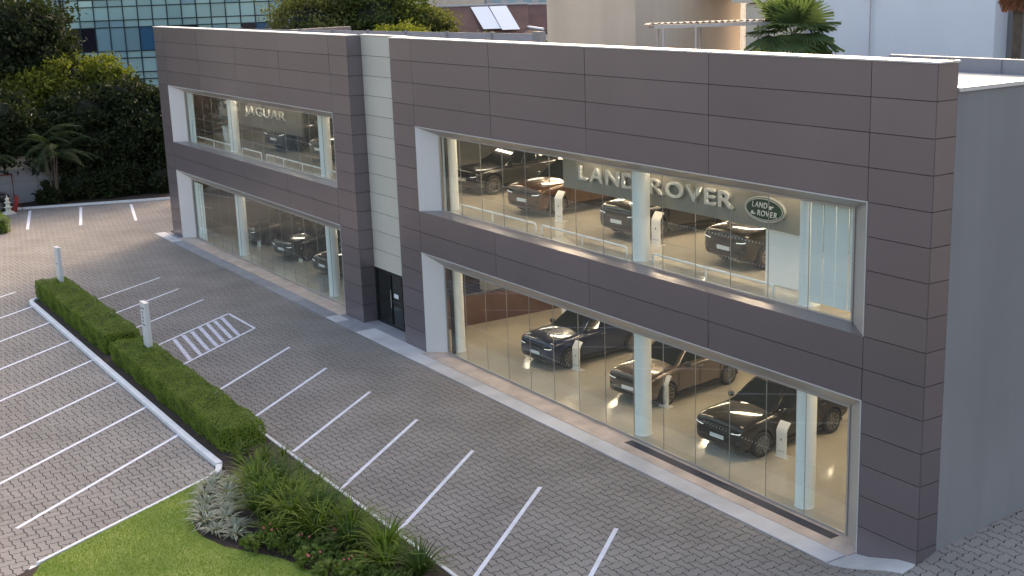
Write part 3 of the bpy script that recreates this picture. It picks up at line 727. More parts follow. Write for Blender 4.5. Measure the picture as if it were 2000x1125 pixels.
# waste bin, counters and dark display walls inside
bn = empty('waste_bin', (-32.1, .85, .07), 0, 'slim steel waste bin beside the lower right column of the left block', 'bin')
bevel(MB().box(-.16, .16, -.14, .14, 0, .78).build('body', 'grey_in', bn), .02); MB().box(-.17, .17, -.15, .15, .78, .82).build('lid', 'black_trim', bn); MB().box(-.1, .1, -.152, -.146, .62, .72).build('flap', 'black_trim', bn)
ct_ = empty('reception_counter', (-26.0, 6.3, .078), 0, 'white block reception counter deep in the lower showroom', 'counter')
bevel(MB().box(-1.6, 1.6, -.5, .5, .14, 1.1).build('body', 'white_in', ct_), .02); MB().box(-1.55, 1.55, -.45, .45, 0, .14).build('plinth', 'brown_in', ct_); MB().box(-1.65, 1.65, -.55, .55, 1.1, 1.14).build('counter_top', 'white_paint', ct_)
c2 = empty('desk_block', (-21.7, 6.9, 5.08), 0, 'white counter block upstairs behind the brown car', 'counter')
bevel(MB().box(-1.5, 1.5, -.35, .35, 0, 1.12).build('body', 'white_in', c2), .02); MB().box(-1.52, 1.52, -.37, .37, 1.12, 1.16).build('counter_top', 'grey_in', c2)
MB().box(-30.2, -22.4, 9.6, 9.75, .07, 3.2).build('feature_wall', 'brown_in', bld)
MB().box(-23.62, -23.5, 1.1, 7.4, .07, 1.2).build('low_partition', 'brown_in', bld); MB().box(-23.66, -23.46, 1.05, 7.45, 1.2, 1.24).build('low_partition', 'dark_in', bld); MB().box(-29.2, -29.1, .9, 9.5, .07, 3.3).build('feature_wall', 'brown_in', bld)
MB().box(-29.0, -23.7, .85, 9.5, .071, .078).build('dark_floor', 'dark_in', bld)
MB().box(-49.4, -43.5, 6.9, 7.0, .07, 2.9).build('feature_wall', 'grey_in', bld)
MB().box(-29, -15.5, 9.8, 9.9, 5.08, 8.0).build('feature_wall', 'dark_in', bld)
for k in range(9): MB().box(-24.3 + k * .9, -24.2 + k * .9, 9.7, 9.78, 6.1, 8.0).build('wall_batten', 'dark_in', bld)
MB().box(-24.4, -16.2, 9.785, 9.795, 6.1, 8.0).build('wall_infill', 'grey_in', bld)
# fabric blinds and white partition at the right end upstairs, pale panels at the left ends
for k in range(4): MB().box(-3.92 + k * .385, -3.55 + k * .385, .70 + .01 * (k % 2), .712 + .01 * (k % 2), 5.24, 7.85).build('blind_panel', 'blind', bld)
MB().box(-6.35, -4.7, 1.62, 1.70, 5.09, 6.5).build('white_partition', 'white_paint', bld)
for x0, x1, z in [(-47.25, -46.85, 5.09), (-46.75, -46.45, 5.09), (-47.4, -46.9, .08), (-46.75, -46.2, .08), (-20.83, -20.66, 5.09)]:
    MB().box(x0, x1, .62, .66, z, z + 2.9).build('curtain_panel', 'blind', bld)
MB().box(-20.72, -20.60, .58, .66, .08, 3.5).build('dark_mullion', 'black_trim', bld); MB().box(-20.66, -20.56, .60, .68, 5.09, 8.0).build('dark_mullion', 'black_trim', bld)

# ------------------------------------------------------------------ signs
def char_mesh(ch, name, m, ext=.03, sx=1.0, shear=0, bev=.004, off=0):
    c = bpy.data.curves.new(name, 'FONT'); c.body = ch; c.extrude = ext; c.bevel_depth = bev; c.bevel_resolution = 1; c.size = 1; c.shear = shear; c.resolution_u = 4; c.offset = off
    o = bpy.data.objects.new(name, c); COL.objects.link(o); me = evaluated(o); bpy.data.objects.remove(o)
    me.materials.clear(); me.materials.append(M[m]); return me
def lettering(parent, text, x0, x1, z, y, cap, m, ext, widths=None, shear=0, thick=0):
    """letters laid out from x0 to x1, facing -Y, one child mesh each"""
    ms = []; tot = 0
    for ch in text:
        if ch == ' ': ms.append(None); tot += .42; continue
        me = char_mesh(ch, 'letter', m, ext / (cap / .73), shear=shear, off=thick); co = np.zeros(len(me.vertices) * 3); me.vertices.foreach_get('co', co); co = co.reshape(-1, 3)
        mn, mx_ = co[:, 0].min(), co[:, 0].max(); ms.append((me, mn, mx_)); tot += mx_ - mn
    gap = .12; n_ = len(text); k = (x1 - x0) / (tot + gap * (n_ - 1)); s = cap / .73; x = x0
    for it in ms:
        if it is None: x += (.42 + gap) * k; continue
        me, mn, mx_ = it
        o = link('letter', me, parent, (x - mn * k, y, z), (rad(90), 0, 0)); o.scale = (k, s, s); x += (mx_ - mn + gap) * k
bd = tag(bevel(MB().box(-14.9, -4.75, 1.44, 1.52, 6.50, 8.0).build('sign_board', 'sign_board'), .01), 'long grey bulkhead board upstairs carrying the LAND ROVER letters', 'board')
ls = empty('letter_sign', (0, 0, 0), 0, 'chrome LAND ROVER lettering on the grey upstairs board', 'sign')
lettering(ls, 'LAND ROVER', -13.95, -7.25, 6.86, 1.385, .42, 'letter_silver', .05, thick=.017)
ov = empty('oval_emblem', (-6.15, 1.40, 6.99), 0, 'green oval LAND ROVER emblem with silver rim', 'sign')
def ellipse(a, b_, y0, y1, n=40):
    p = [(a * math.cos(t), b_ * math.sin(t)) for t in [2 * math.pi * k / n for k in range(n)]]
    return MB().add([(x, y0, z) for x, z in p] + [(x, y1, z) for x, z in p], [tuple(range(n)), tuple(range(2 * n - 1, n - 1, -1))] + [(i, n + i, n + (i + 1) % n, (i + 1) % n) for i in range(n)])
ellipse(.70, .315, -.03, .04).build('rim_plate', 'letter_silver', ov); ellipse(.665, .285, -.036, -.031).build('green_border', 'sign_green', ov)
ellipse(.645, .268, -.042, -.037).build('silver_ring', 'letter_silver', ov); ellipse(.618, .246, -.048, -.043).build('green_plate', 'sign_green', ov)
lettering(ov, 'LAND', -.40, .13, .035, -.058, .145, 'plate', .004, shear=.15); lettering(ov, 'ROVER', -.22, .46, -.165, -.058, .145, 'plate', .004, shear=.15)
for zz, xx, s in ((.06, .27, 1), (-.10, -.36, -1)):
    MB().add([(xx - .09, -.06, zz + s * .05), (xx + .09, -.06, zz + s * .05), (xx + .07, -.06, zz + s * .015), (xx, -.06, zz + s * .02), (xx + .02, -.06, zz - s * .03), (xx - .06, -.06, zz - s * .03)],
             [(0, 1, 2, 3, 4, 5)]).build('dash_mark', 'plate', ov)
jb = tag(bevel(MB().box(-45.2, -34.6, 1.44, 1.52, 6.3, 8.0).build('sign_board', 'sign_board_dark'), .01), 'grey bulkhead board upstairs carrying the thin JAGUAR letters', 'board')
jl = empty('letter_sign', (0, 0, 0), 0, 'thin chrome JAGUAR lettering on the upstairs board of the left block', 'sign')
lettering(jl, 'JAGUAR', -41.25, -36.35, 6.86, 1.40, .42, 'letter_silver', .03, thick=-.010)
cat = [(-.95, .10), (-.80, .17), (-.62, .15), (-.45, .22), (-.1, .20), (.3, .14), (.62, .16), (.9, .30), (.95, .27), (.70, .09), (.45, .03), (.62, -.10), (.85, -.16), (.83, -.20), (.55, -.16), (.28, -.02), (-.05, .04), (-.3, .02), (-.5, -.08), (-.78, -.06), (-.80, -.10), (-.5, -.14), (-.36, -.06), (-.55, .05), (-.75, .04), (-.92, .03)]
cm_ = MB(); n = len(cat); cm_.add([(x, 0, z) for x, z in cat] + [(x, .03, z) for x, z in cat], [tuple(range(n)), tuple(range(2 * n - 1, n - 1, -1))] + [(i, n + i, n + (i + 1) % n, (i + 1) % n) for i in range(n)])
tag(cm_.build('leaping_cat_emblem', 'letter_silver', None, loc=(-43.0, 1.40, 7.12)), 'chrome leaping cat emblem beside the thin lettered sign', 'emblem')

# ------------------------------------------------------------------ planter island: kerbs, soil, lawn, hedges, pylons
pl = tag(MB().prism([(-38.6, -9.6), (-38.85, -9.35), (-38.85, -8.1), (-38.6, -7.8), (-1.0, -7.8), (-1.0, -16.1), (-11.6, -16.1), (-12.1, -15.1), (-14.7, -10.15), (-15.1, -9.65)], -.05, .06).build('planting_bed', 'soil'), 'dark soil of the planter island', kind='structure')
kc = [(-15.55, -9.66)] + [(x, -9.70) for x in (-17.5, -20, -22.5, -25, -27.5, -30, -32.5, -35, -37.5, -38.4)] + [(-38.75, -9.62), (-38.98, -9.40), (-39.03, -9.05), (-39.0, -8.2), (-38.85, -7.9), (-38.5, -7.72)]
def kerb_run(pts, wd, z1, name='kerb_stone', m='kerb'):
    for a, b in zip(pts[:-1], pts[1:]):
        a = Vector(a); b = Vector(b); d = (b - a).normalized() * .003
        bevel(MB().obox(a + d, b - d, wd, -.04, z1).build(name, m, pl), .015, 2)
kerb_run(kc, .19, .13); kerb_run([(x, -7.76) for x in (-38.5, -35, -32, -29, -26, -23, -20, -18.5, -17, -15.5, -14, -12.5, -11, -9.5, -8, -6.5, -5, -3.5, -1)], .10, .085)
kerb_run([(-14.82, -10.22), (-14.15, -11.47), (-13.48, -12.72), (-12.81, -13.97), (-12.14, -15.20)], .10, .10)
kerb_run([(-15.5, -9.68), (-15.1, -9.86), (-14.86, -10.14)], .16, .11); kerb_run([(-12.12, -15.24), (-11.3, -15.6), (-10.4, -16.0)], .22, .05)
LB = [(-14.75, -10.3), (-14.2, -10.6), (-13.4, -11.05), (-12.37, -11.46), (-11.75, -11.62), (-11.23, -11.62), (-10.36, -11.38), (-9.74, -10.99), (-9.13, -10.61), (-8.42, -10.33), (-7.91, -10.26), (-7.0, -10.3), (-5.5, -10.6)]
lawn_poly = LB + [(-5.5, -16.0), (-11.2, -15.6), (-12.05, -15.13)]
lawn = MB(); lawn.prism(lawn_poly, .0, .085); lawn = tag(lawn.build('lawn', 'lawn'), 'mown green lawn in the foreground corner', kind='structure')
gv_ = []; gf_ = []
cnt = 0
while cnt < 60000:
    x, y = random.uniform(-14.9, -5.5), random.uniform(-16, -10.2)
    if not inside(x, y, lawn_poly): continue
    a = random.uniform(0, 6.28); h_ = random.uniform(.022, .05); wdt = random.uniform(.004, .008); t = random.uniform(-.03, .03); t2 = random.uniform(-.03, .03); o = len(gv_)
    gv_ += [(x - wdt * math.cos(a), y - wdt * math.sin(a), .084), (x + wdt * math.cos(a), y + wdt * math.sin(a), .084), (x + t, y + t2, .084 + h_)]; gf_.append((o, o + 1, o + 2)); cnt += 1
gb = MB(); gb.v = gv_; gb.f = gf_
tag(gb.build('grass_blades', 'grass'), 'short mown grass blades of the lawn', 'grass', kind='stuff')

def hedge(name, x0, x1, y0, y1, h, n, label, leaf=.045):
    r = empty(name, ((x0 + x1) / 2, (y0 + y1) / 2, 0), 0, label, 'hedge', 'clipped box hedges')
    cx, cy = (x0 + x1) / 2, (y0 + y1) / 2; a, b_ = (x1 - x0) / 2, (y1 - y0) / 2
    def wob(x, y, z): return .045 * math.sin(x * 2.3 + z * 4) + .035 * math.sin(x * 5.1 + y * 7) + .03 * math.sin(y * 9 + z * 11 + x * 3)
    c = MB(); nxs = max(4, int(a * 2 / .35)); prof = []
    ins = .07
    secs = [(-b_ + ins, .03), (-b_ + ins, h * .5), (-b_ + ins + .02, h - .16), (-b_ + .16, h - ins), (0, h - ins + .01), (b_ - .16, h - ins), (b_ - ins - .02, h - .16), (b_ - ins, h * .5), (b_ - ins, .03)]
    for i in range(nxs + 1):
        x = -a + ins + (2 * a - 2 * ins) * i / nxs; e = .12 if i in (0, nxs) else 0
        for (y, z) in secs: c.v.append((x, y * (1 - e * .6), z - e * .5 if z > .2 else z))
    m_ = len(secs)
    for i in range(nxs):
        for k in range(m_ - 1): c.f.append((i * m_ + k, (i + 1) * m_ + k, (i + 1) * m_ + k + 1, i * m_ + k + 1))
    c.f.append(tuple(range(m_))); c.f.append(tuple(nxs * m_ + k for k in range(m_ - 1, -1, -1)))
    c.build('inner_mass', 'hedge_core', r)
    L = MB(); areas = [('t', 4 * a * b_), ('f', 2 * a * h), ('k', 2 * a * h), ('l', 2 * b_ * h), ('r', 2 * b_ * h)]; tot = sum(q[1] for q in areas)
    for kind, ar in areas:
        for _ in range(int(n * ar / tot)):
            if kind == 't': p = Vector((random.uniform(-a, a), random.uniform(-b_, b_), h)); nn = Vector((0, 0, 1))
            elif kind == 'f': p = Vector((random.uniform(-a, a), -b_, random.uniform(.04, h))); nn = Vector((0, -1, 0))
            elif kind == 'k': p = Vector((random.uniform(-a, a), b_, random.uniform(.04, h))); nn = Vector((0, 1, 0))
            elif kind == 'l': p = Vector((-a, random.uniform(-b_, b_), random.uniform(.04, h))); nn = Vector((-1, 0, 0))
            else: p = Vector((a, random.uniform(-b_, b_), random.uniform(.04, h))); nn = Vector((1, 0, 0))
            rr = .055                                         # rounded edges
            q = Vector((min(max(p.x, -a + rr), a - rr), min(max(p.y, -b_ + rr), b_ - rr), min(p.z, h - rr)))
            dv = p - q
            if dv.length > 1e-4: p = q + dv.normalized() * rr; nn = (nn + dv.normalized()).normalized()
            s_ = wob(p.x, p.y, p.z); p = p + nn * (s_ * .5 - random.random() ** 2 * .05 + random.random() ** 5 * .05)
            d = rv(); d = (d - nn * d.dot(nn) * .75 + nn * .15).normalized(); leaf_quad(L, p - d * leaf * .5, d, nn + rv() * .45, leaf * random.uniform(.7, 1.5), leaf * .8)
    L.build('foliage', 'hedge_leaf', r)
hedge('clipped_hedge', -39.4, -28.45, -9.3, -8.0, .80, 45000, 'clipped green hedge bar, the farther of the two on the island')
hedge('clipped_hedge', -27.65, -16.35, -9.3, -8.02, .72, 50000, 'clipped green hedge bar, the nearer of the two on the island')
hedge('clipped_hedge', -60.5, -56.3, -11.5, -6.95, .85, 9000, 'low clipped hedge block at the left edge of the yard', .07)

def pylon(x, y, h, label, lines):
    r = empty('pylon_sign', (x, y, .05), rad(2), label, 'sign', 'grey pylon signs in the hedge')
    bevel(MB().box(-.26, .26, -.075, .075, 0, h).build('slab', 'pylon', r), .008); MB().box(-.27, .27, -.085, .085, h, h + .02).build('cap', 'coping', r)
    for z, x0, x1, t in lines: MB().box(x0, x1, -.079, -.0755, z, z + t).build('text_line', 'sign_ink', r)
pylon(-38.75, -8.35, 2.15, 'grey pylon sign on the far hedge, the more distant of two', [(1.45, -.15, .12, .03)])
pylon(-26.35, -8.30, 2.2, 'grey pylon sign where the two hedges meet, with a column of text', [(1.98, -.18, .16, .05), (1.84, -.12, .02, .05), (1.74, -.12, .0, .05), (1.64, -.12, .03, .05), (1.52, -.12, .02, .05), (1.40, -.16, .18, .04)])

# ------------------------------------------------------------------ flower bed plants
def strap_mesh(n, L0, wd, lean, seed):
    random.seed(seed); b = MB()
    for k in range(n):
        a = random.uniform(0, 6.283); l = L0 * random.uniform(.65, 1.15); out = lean * random.uniform(.35, 1.15); w_ = wd * random.uniform(.7, 1.2)
        d = Vector((math.cos(a), math.sin(a), 0)); s = Vector((-d.y, d.x, 0)); r0 = random.uniform(0, .08); o = len(b.v); ns = 5
        for i in range(ns + 1):
            t = i / ns; p = d * (r0 + out * l * (t ** 1.6)) + Vector((0, 0, l * (t - .42 * out * t * t * t - .1 * t * t)))
            ww = w_ * (1 - t ** 2.2) * .5 + .001
            b.v += [tuple(p - s * ww), tuple(p + s * ww)]
        for i in range(ns): b.f.append((o + 2 * i, o + 2 * i + 1, o + 2 * i + 3, o + 2 * i + 2))
    return b
def low_mesh(n, R_, h, ls, seed):
    random.seed(seed); b = MB()
    for k in range(n):
        a = random.uniform(0, 6.283); r_ = R_ * math.sqrt(random.random()); z = h * (1 - (r_ / R_) ** 2 * .6) * random.uniform(.4, 1.1)
        d = Vector((math.cos(a), math.sin(a), random.uniform(-.1, .8))); leaf_quad(b, Vector((r_ * math.cos(a), r_ * math.sin(a), z)), d, rv(), ls * random.uniform(.6, 1.4), ls * .75)
    return b
def scatter(name, meshes, part, m, spots, label, cat, group, flowers=None):
    datas = [b.mesh(part, m if not isinstance(m, list) else m[q % len(m)]) for q, b in enumerate(meshes)]
    order = sorted(range(len(spots)), key=lambda q: (spots[q][0] + 16.35) ** 2 + (spots[q][1] + 8.66) ** 2)
    rank = {q: n_ + 1 for n_, q in enumerate(order)}
    for i, (x, y, s) in enumerate(spots):
        n_ = rank[i]; sfx = 'th' if 10 < n_ % 100 < 14 else {1: 'st', 2: 'nd', 3: 'rd'}.get(n_ % 10, 'th')
        lab = label if len(spots) == 1 else label + ', %s to the hedge end' % ('nearest' if n_ == 1 else 'farthest' if n_ == len(spots) else '%d%s nearest' % (n_, sfx))
        r = empty(name, (x, y, .06), random.uniform(0, 6.28), lab, cat, group); r.scale = (s, s, s * random.uniform(.9, 1.15)); link(part, datas[i % len(datas)], r)
        if flowers and i % 4 == 1:
            for q in range(3):
                f = MB(); a = random.uniform(0, 6.28); f.lathe([(.006, .30), (.026, .315), (.030, .34), (.012, .36)], .16 * math.cos(a), .16 * math.sin(a), 8); f.build('flower', 'flower', r)
silv = [strap_mesh(75, .36, .045, 1.25, s) for s in (1, 2, 3)]
strap = [strap_mesh(120, 1.08, .05, .9, s) for s in (4, 5, 6)]
grs = [strap_mesh(70, .45, .018, .9, s) for s in (7, 8)]
lows = [low_mesh(120, .30, .26, .12, s) for s in (9, 10, 11)]
random.seed(21)
scatter('silver_plant', silv, 'leaf_rosette', 'silver_leaf', [(-14.45, -10.15, .9), (-14.0, -10.45, 1.1), (-13.95, -9.95, .9), (-13.5, -10.75, 1.15), (-13.4, -10.2, 1.05), (-12.95, -10.98, 1.2), (-12.85, -10.45, 1.1), (-12.4, -11.18, 1.2), (-12.3, -10.7, 1.1), (-11.85, -11.32, 1.15), (-11.75, -10.85, 1.1), (-11.3, -11.28, 1.0), (-11.2, -10.8, 1.05), (-10.75, -11.0, .95), (-12.6, -9.95, .8)],
        'silver-grey rosette plant edging the lawn', 'plant', 'silver plants in the flower bed')
scatter('strap_leaf_clump', strap, 'leaf_blades', ['strap_leaf', 'strap_dark', 'strap_leaf'], [(-13.2, -9.5, 1.0), (-12.5, -9.25, 1.15), (-12.2, -9.85, 1.1), (-11.6, -9.55, 1.2), (-11.2, -10.1, 1.15), (-10.9, -9.15, 1.1), (-10.4, -9.7, 1.15), (-9.9, -9.1, 1.15), (-9.4, -9.45, 1.05), (-9.0, -8.85, 1.1), (-8.35, -9.1, 1.0), (-7.6, -8.6, 1.0), (-6.9, -8.9, 1.0), (-6.2, -8.5, 1.0), (-11.7, -8.85, .9), (-10.1, -10.2, .8)],
        'tall arching strap-leaved green clump', 'plant', 'strap-leaved clumps in the flower bed')
scatter('grassy_tuft', grs, 'leaf_blades', 'low_leaf', [(-15.6, -8.3, .9), (-15.1, -8.0, .8), (-14.5, -8.2, .9), (-13.9, -8.0, .8), (-13.3, -8.3, 1.3), (-13.1, -8.75, 1.3), (-12.4, -8.6, 1.3), (-11.0, -8.55, 1.3), (-10.2, -8.6, 1.3), (-9.5, -8.5, 1.2), (-14.1, -9.35, 1.2), (-14.9, -8.6, 1.3), (-15.7, -9.1, 1.2), (-12.6, -8.05, .9), (-12.0, -8.2, .9), (-11.3, -8.05, .9), (-10.6, -8.2, .9), (-9.9, -8.0, .9), (-9.1, -8.15, .9), (-8.3, -8.0, .9), (-7.4, -8.1, .9), (-6.6, -8.0, .8), (-14.6, -9.0, .9), (-13.8, -8.9, .9), (-15.3, -9.2, .8)],
        'fine grassy tuft toward the back kerb', 'plant', 'grassy tufts in the flower bed')
sp_ = [(-10.2 + i * .42 + random.uniform(-.15, .15), -10.75 + i * .06 + j * .42 + random.uniform(-.12, .12), random.uniform(.8, 1.25)) for i in range(11) for j in range(4)]
sp_ = [p for p in sp_ if not inside(p[0], p[1] - .22, lawn_poly)]
scatter('leafy_plant', lows, 'leaves', 'low_leaf', sp_, 'low broad-leaved bedding plant by the lawn', 'plant', 'low bedding plants in the flower bed', True)
scatter('bronze_plant', [low_mesh(60, .3, .3, .16, 30)], 'leaves', 'bronze_leaf', [(-12.1, -8.6, 1.0), (-8.6, -8.35, .9), (-7.0, -8.2, .9)], 'dark bronze-leaved plant near the back kerb', 'plant', 'bronze-leaved plants in the flower bed')
scatter('spiky_plant', [strap_mesh(40, .55, .07, .8, 31)], 'leaf_blades', 'low_leaf', [(-15.95, -8.75, 1.0)], 'spiky plant against the near end of the hedge', 'plant', None)

# ------------------------------------------------------------------ trees
def tree(name, label, base, blobs, n, leaf, m, group, core='tree_core', trunk=.22, limbs=True, clump=.33, seed=1, cat='tree'):
    random.seed(seed); r = empty(name, base, 0, label, cat, group); B = Vector(base)
    if trunk:
        t = MB(); top = Vector(blobs[0][:3]) - B
        t.tube([(0, 0, -.2), tuple(top * .35 + Vector((.15, -.1, 0))), tuple(top * .75), tuple(top)], [trunk, trunk * .8, trunk * .6, trunk * .3], 8)
        for bl in blobs[1:]:
            e = Vector(bl[:3]) - B; s = top * random.uniform(.4, .6); t.tube([tuple(s), tuple(s.lerp(e, .5) + Vector((0, 0, .2))), tuple(e)], [trunk * .45, trunk * .32, trunk * .12], 6)
        t.build('trunk', 'bark', r)
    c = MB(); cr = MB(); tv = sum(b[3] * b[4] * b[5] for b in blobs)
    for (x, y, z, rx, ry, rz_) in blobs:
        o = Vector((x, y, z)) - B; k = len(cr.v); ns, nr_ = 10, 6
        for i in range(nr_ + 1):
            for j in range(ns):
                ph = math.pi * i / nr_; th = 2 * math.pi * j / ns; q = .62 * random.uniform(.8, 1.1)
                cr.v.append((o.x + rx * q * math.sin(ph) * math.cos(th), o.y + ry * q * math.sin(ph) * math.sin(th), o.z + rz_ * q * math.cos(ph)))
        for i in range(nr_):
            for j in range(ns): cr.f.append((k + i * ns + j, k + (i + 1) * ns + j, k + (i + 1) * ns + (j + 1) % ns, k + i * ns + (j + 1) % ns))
        nl = int(n * rx * ry * rz_ / tv); nc = max(8, nl // 60)
        for _ in range(nc):
            d = rv(); rr = random.uniform(.68, 1.02); cc = o + Vector((d.x * rx, d.y * ry, d.z * rz_)) * rr; cs = clump * random.uniform(.6, 1.5) * (rx + ry + rz_) / 3
            droop = Vector((d.x, d.y, .25))
            for _ in range(nl // nc):
                v_ = Vector((random.gauss(0, .5), random.gauss(0, .5), random.gauss(0, .32))) * cs
                leaf_quad(c, cc + v_, (droop * .7 + rv() + Vector((0, 0, -.25))), rv() + Vector((0, 0, .8)), leaf * random.uniform(.6, 1.5), leaf * .6)
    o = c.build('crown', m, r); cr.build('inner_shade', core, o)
    return r
GT = 'trees along the left boundary'
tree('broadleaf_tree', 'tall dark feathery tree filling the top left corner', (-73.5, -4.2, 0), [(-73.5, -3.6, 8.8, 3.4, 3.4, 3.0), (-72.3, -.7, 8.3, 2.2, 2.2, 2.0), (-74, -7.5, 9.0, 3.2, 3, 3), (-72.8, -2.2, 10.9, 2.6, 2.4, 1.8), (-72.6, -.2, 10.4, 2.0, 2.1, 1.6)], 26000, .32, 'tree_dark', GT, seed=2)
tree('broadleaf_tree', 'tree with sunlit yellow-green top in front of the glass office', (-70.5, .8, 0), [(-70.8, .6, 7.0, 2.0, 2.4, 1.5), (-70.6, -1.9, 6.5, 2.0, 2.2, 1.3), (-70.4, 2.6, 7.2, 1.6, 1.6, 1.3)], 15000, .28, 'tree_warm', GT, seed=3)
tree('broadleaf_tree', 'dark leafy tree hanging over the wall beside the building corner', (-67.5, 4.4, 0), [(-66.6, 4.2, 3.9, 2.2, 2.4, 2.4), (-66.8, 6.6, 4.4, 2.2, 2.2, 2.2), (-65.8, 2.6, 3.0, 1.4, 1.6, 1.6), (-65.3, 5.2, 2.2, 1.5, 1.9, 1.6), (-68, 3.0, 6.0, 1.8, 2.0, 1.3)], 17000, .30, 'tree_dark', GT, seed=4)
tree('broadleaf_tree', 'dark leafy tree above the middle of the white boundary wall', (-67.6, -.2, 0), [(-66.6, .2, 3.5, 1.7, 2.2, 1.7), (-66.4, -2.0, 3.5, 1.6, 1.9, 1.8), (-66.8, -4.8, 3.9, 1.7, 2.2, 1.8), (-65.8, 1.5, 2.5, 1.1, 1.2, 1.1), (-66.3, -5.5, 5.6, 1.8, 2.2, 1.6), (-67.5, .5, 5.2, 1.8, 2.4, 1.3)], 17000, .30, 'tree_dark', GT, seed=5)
for i, (x, y, sz, lab) in enumerate([(-65.0, -1.2, 1.25, 'dark bushy shrub in front of the white wall, beside the palm clump'), (-64.9, 2.2, 1.3, 'dark bushy shrub in front of the white wall, second from the showroom corner'), (-64.6, .8, .95, 'dark bushy shrub in front of the white wall, middle one'), (-64.2, 3.9, 1.15, 'dark bushy shrub against the showroom corner'), (-64.8, -2.9, .7, 'small dark shrub at the foot of the palm clump')]):
    tree('boundary_shrub', lab, (x, y, 0), [(x, y, sz * .9, sz * .8, sz * .9, sz), (x + .2, y + sz * .5, sz * .6, sz * .6, sz * .6, sz * .6)], 2600, .26, 'tree_dark', 'shrubs along the boundary wall', seed=10 + i, trunk=.06, cat='shrub')
tree('broadleaf_tree', 'rounded tree glimpsed between the glass office and the showroom', (-62.5, 10.5, 0), [(-62.5, 10.5, 6.3, 1.6, 1.6, 1.6), (-62.8, 12.5, 5.4, 2, 2, 2)], 3500, .3, 'tree_dark', GT, seed=16)
GB = 'trees behind the showroom roof'
for i, (b, bl, m, lab) in enumerate([
    ((-63.7, 14.9, 0), [(-63.7, 14.9, 9.4, 3.0, 3.0, 3.0), (-64.1, 16.9, 10.2, 2.6, 2.6, 2.4)], 'tree_olive', 'olive-green tree behind the roof, next to the glass office'),
    ((-62, 19.5, 0), [(-62, 18.9, 10.2, 3.0, 3.0, 2.6), (-61.7, 20.9, 9.9, 2.2, 2.2, 2.4)], 'tree_mid', 'darker broad tree in the middle of the row behind the roof'),
    ((-61.2, 21.7, 0), [(-61.2, 21.7, 8.9, 2.4, 2.4, 2.0), (-61.0, 23.3, 8.2, 1.6, 1.6, 1.5)], 'tree_olive', 'olive-green tree behind the roof, left of the brown tiled roof'),
    ((-55.8, 17.2, 0), [(-55.8, 17.2, 8.5, 1.9, 2.2, 1.4)], 'tree_warm', 'low rounded bright green tree just above the roof screen'),
    ((-59.6, 27.3, 0), [(-60.1, 26.1, 7.3, 1.9, 2.0, 1.5), (-59.5, 29.1, 7.0, 1.9, 2.0, 1.5)], 'tree_olive', 'scrubby olive tree in front of the white roof sheets')]):
    tree('garden_tree', lab, b, bl, 15000, .24, m, GB, seed=40 + i, clump=.26)

# ------------------------------------------------------------------ palms
def frond(b, stem, p0, d0, L, leafL, n=22, droop=.5):
    """feather frond: arching stem with leaflets either side"""
    d = Vector(d0).normalized(); pts = []
    for i in range(9):
        t = i / 8; pts.append(Vector(p0) + d * L * t + Vector((0, 0, -droop * L * t * t)))
    stem.tube([tuple(p) for p in pts], [.03 * (1 - .8 * i / 8) for i in range(9)], 5, False)
    for k in range(n):
        t = .12 + .88 * k / n; f = t * 8; i = min(7, int(f)); p = pts[i].lerp(pts[i + 1], f - i); tan = (pts[i + 1] - pts[i]).normalized(); s = tan.cross(Vector((0, 0, 1))).normalized()
        l = leafL * math.sin(math.pi * (.15 + .8 * t))
        for sg in (-1, 1):
            e = p + (s * sg * .8 + tan * .55 + Vector((0, 0, -.35))).normalized() * l; wv = tan * .035
            b.add([p - wv, p + wv, (p + wv).lerp(e, .6) + Vector((0, 0, .03)), e, (p - wv).lerp(e, .6) + Vector((0, 0, .03))], [(0, 1, 2, 3, 4)])
def feather_palm(loc, label, nf, h, L, seed, group):
    random.seed(seed); r = empty('feather_palm', loc, 0, label, 'palm', group); t = MB(); b = MB(); s = MB()
    for k in range(6):
        a = random.uniform(0, 6.28); e = Vector((.5 * math.cos(a), .5 * math.sin(a), h * random.uniform(.75, 1.1))); t.tube([(.15 * math.cos(a), .15 * math.sin(a), 0), tuple(e * .5), tuple(e)], [.075, .06, .04], 6)
        for q in range(nf // 6):
            a2 = random.uniform(0, 6.28); frond(b, s, e, (math.cos(a2), math.sin(a2), random.uniform(.3, 1.2)), L * random.uniform(.8, 1.15), .55, 20, random.uniform(.4, .75))
    t.build('trunk', 'bark', r); b.build('fronds', 'palm_dark', r); s.build('frond_stems', 'palm_dark', r)
feather_palm((-64.5, -2.6, 0), 'clump of feather palms at the left end of the white wall', 48, 4.0, 3.2, 61, 'palms')
feather_palm((-65.2, -6.4, 0), 'feather palm leaning in at the left edge of the picture', 24, 3.6, 2.9, 62, 'palms')
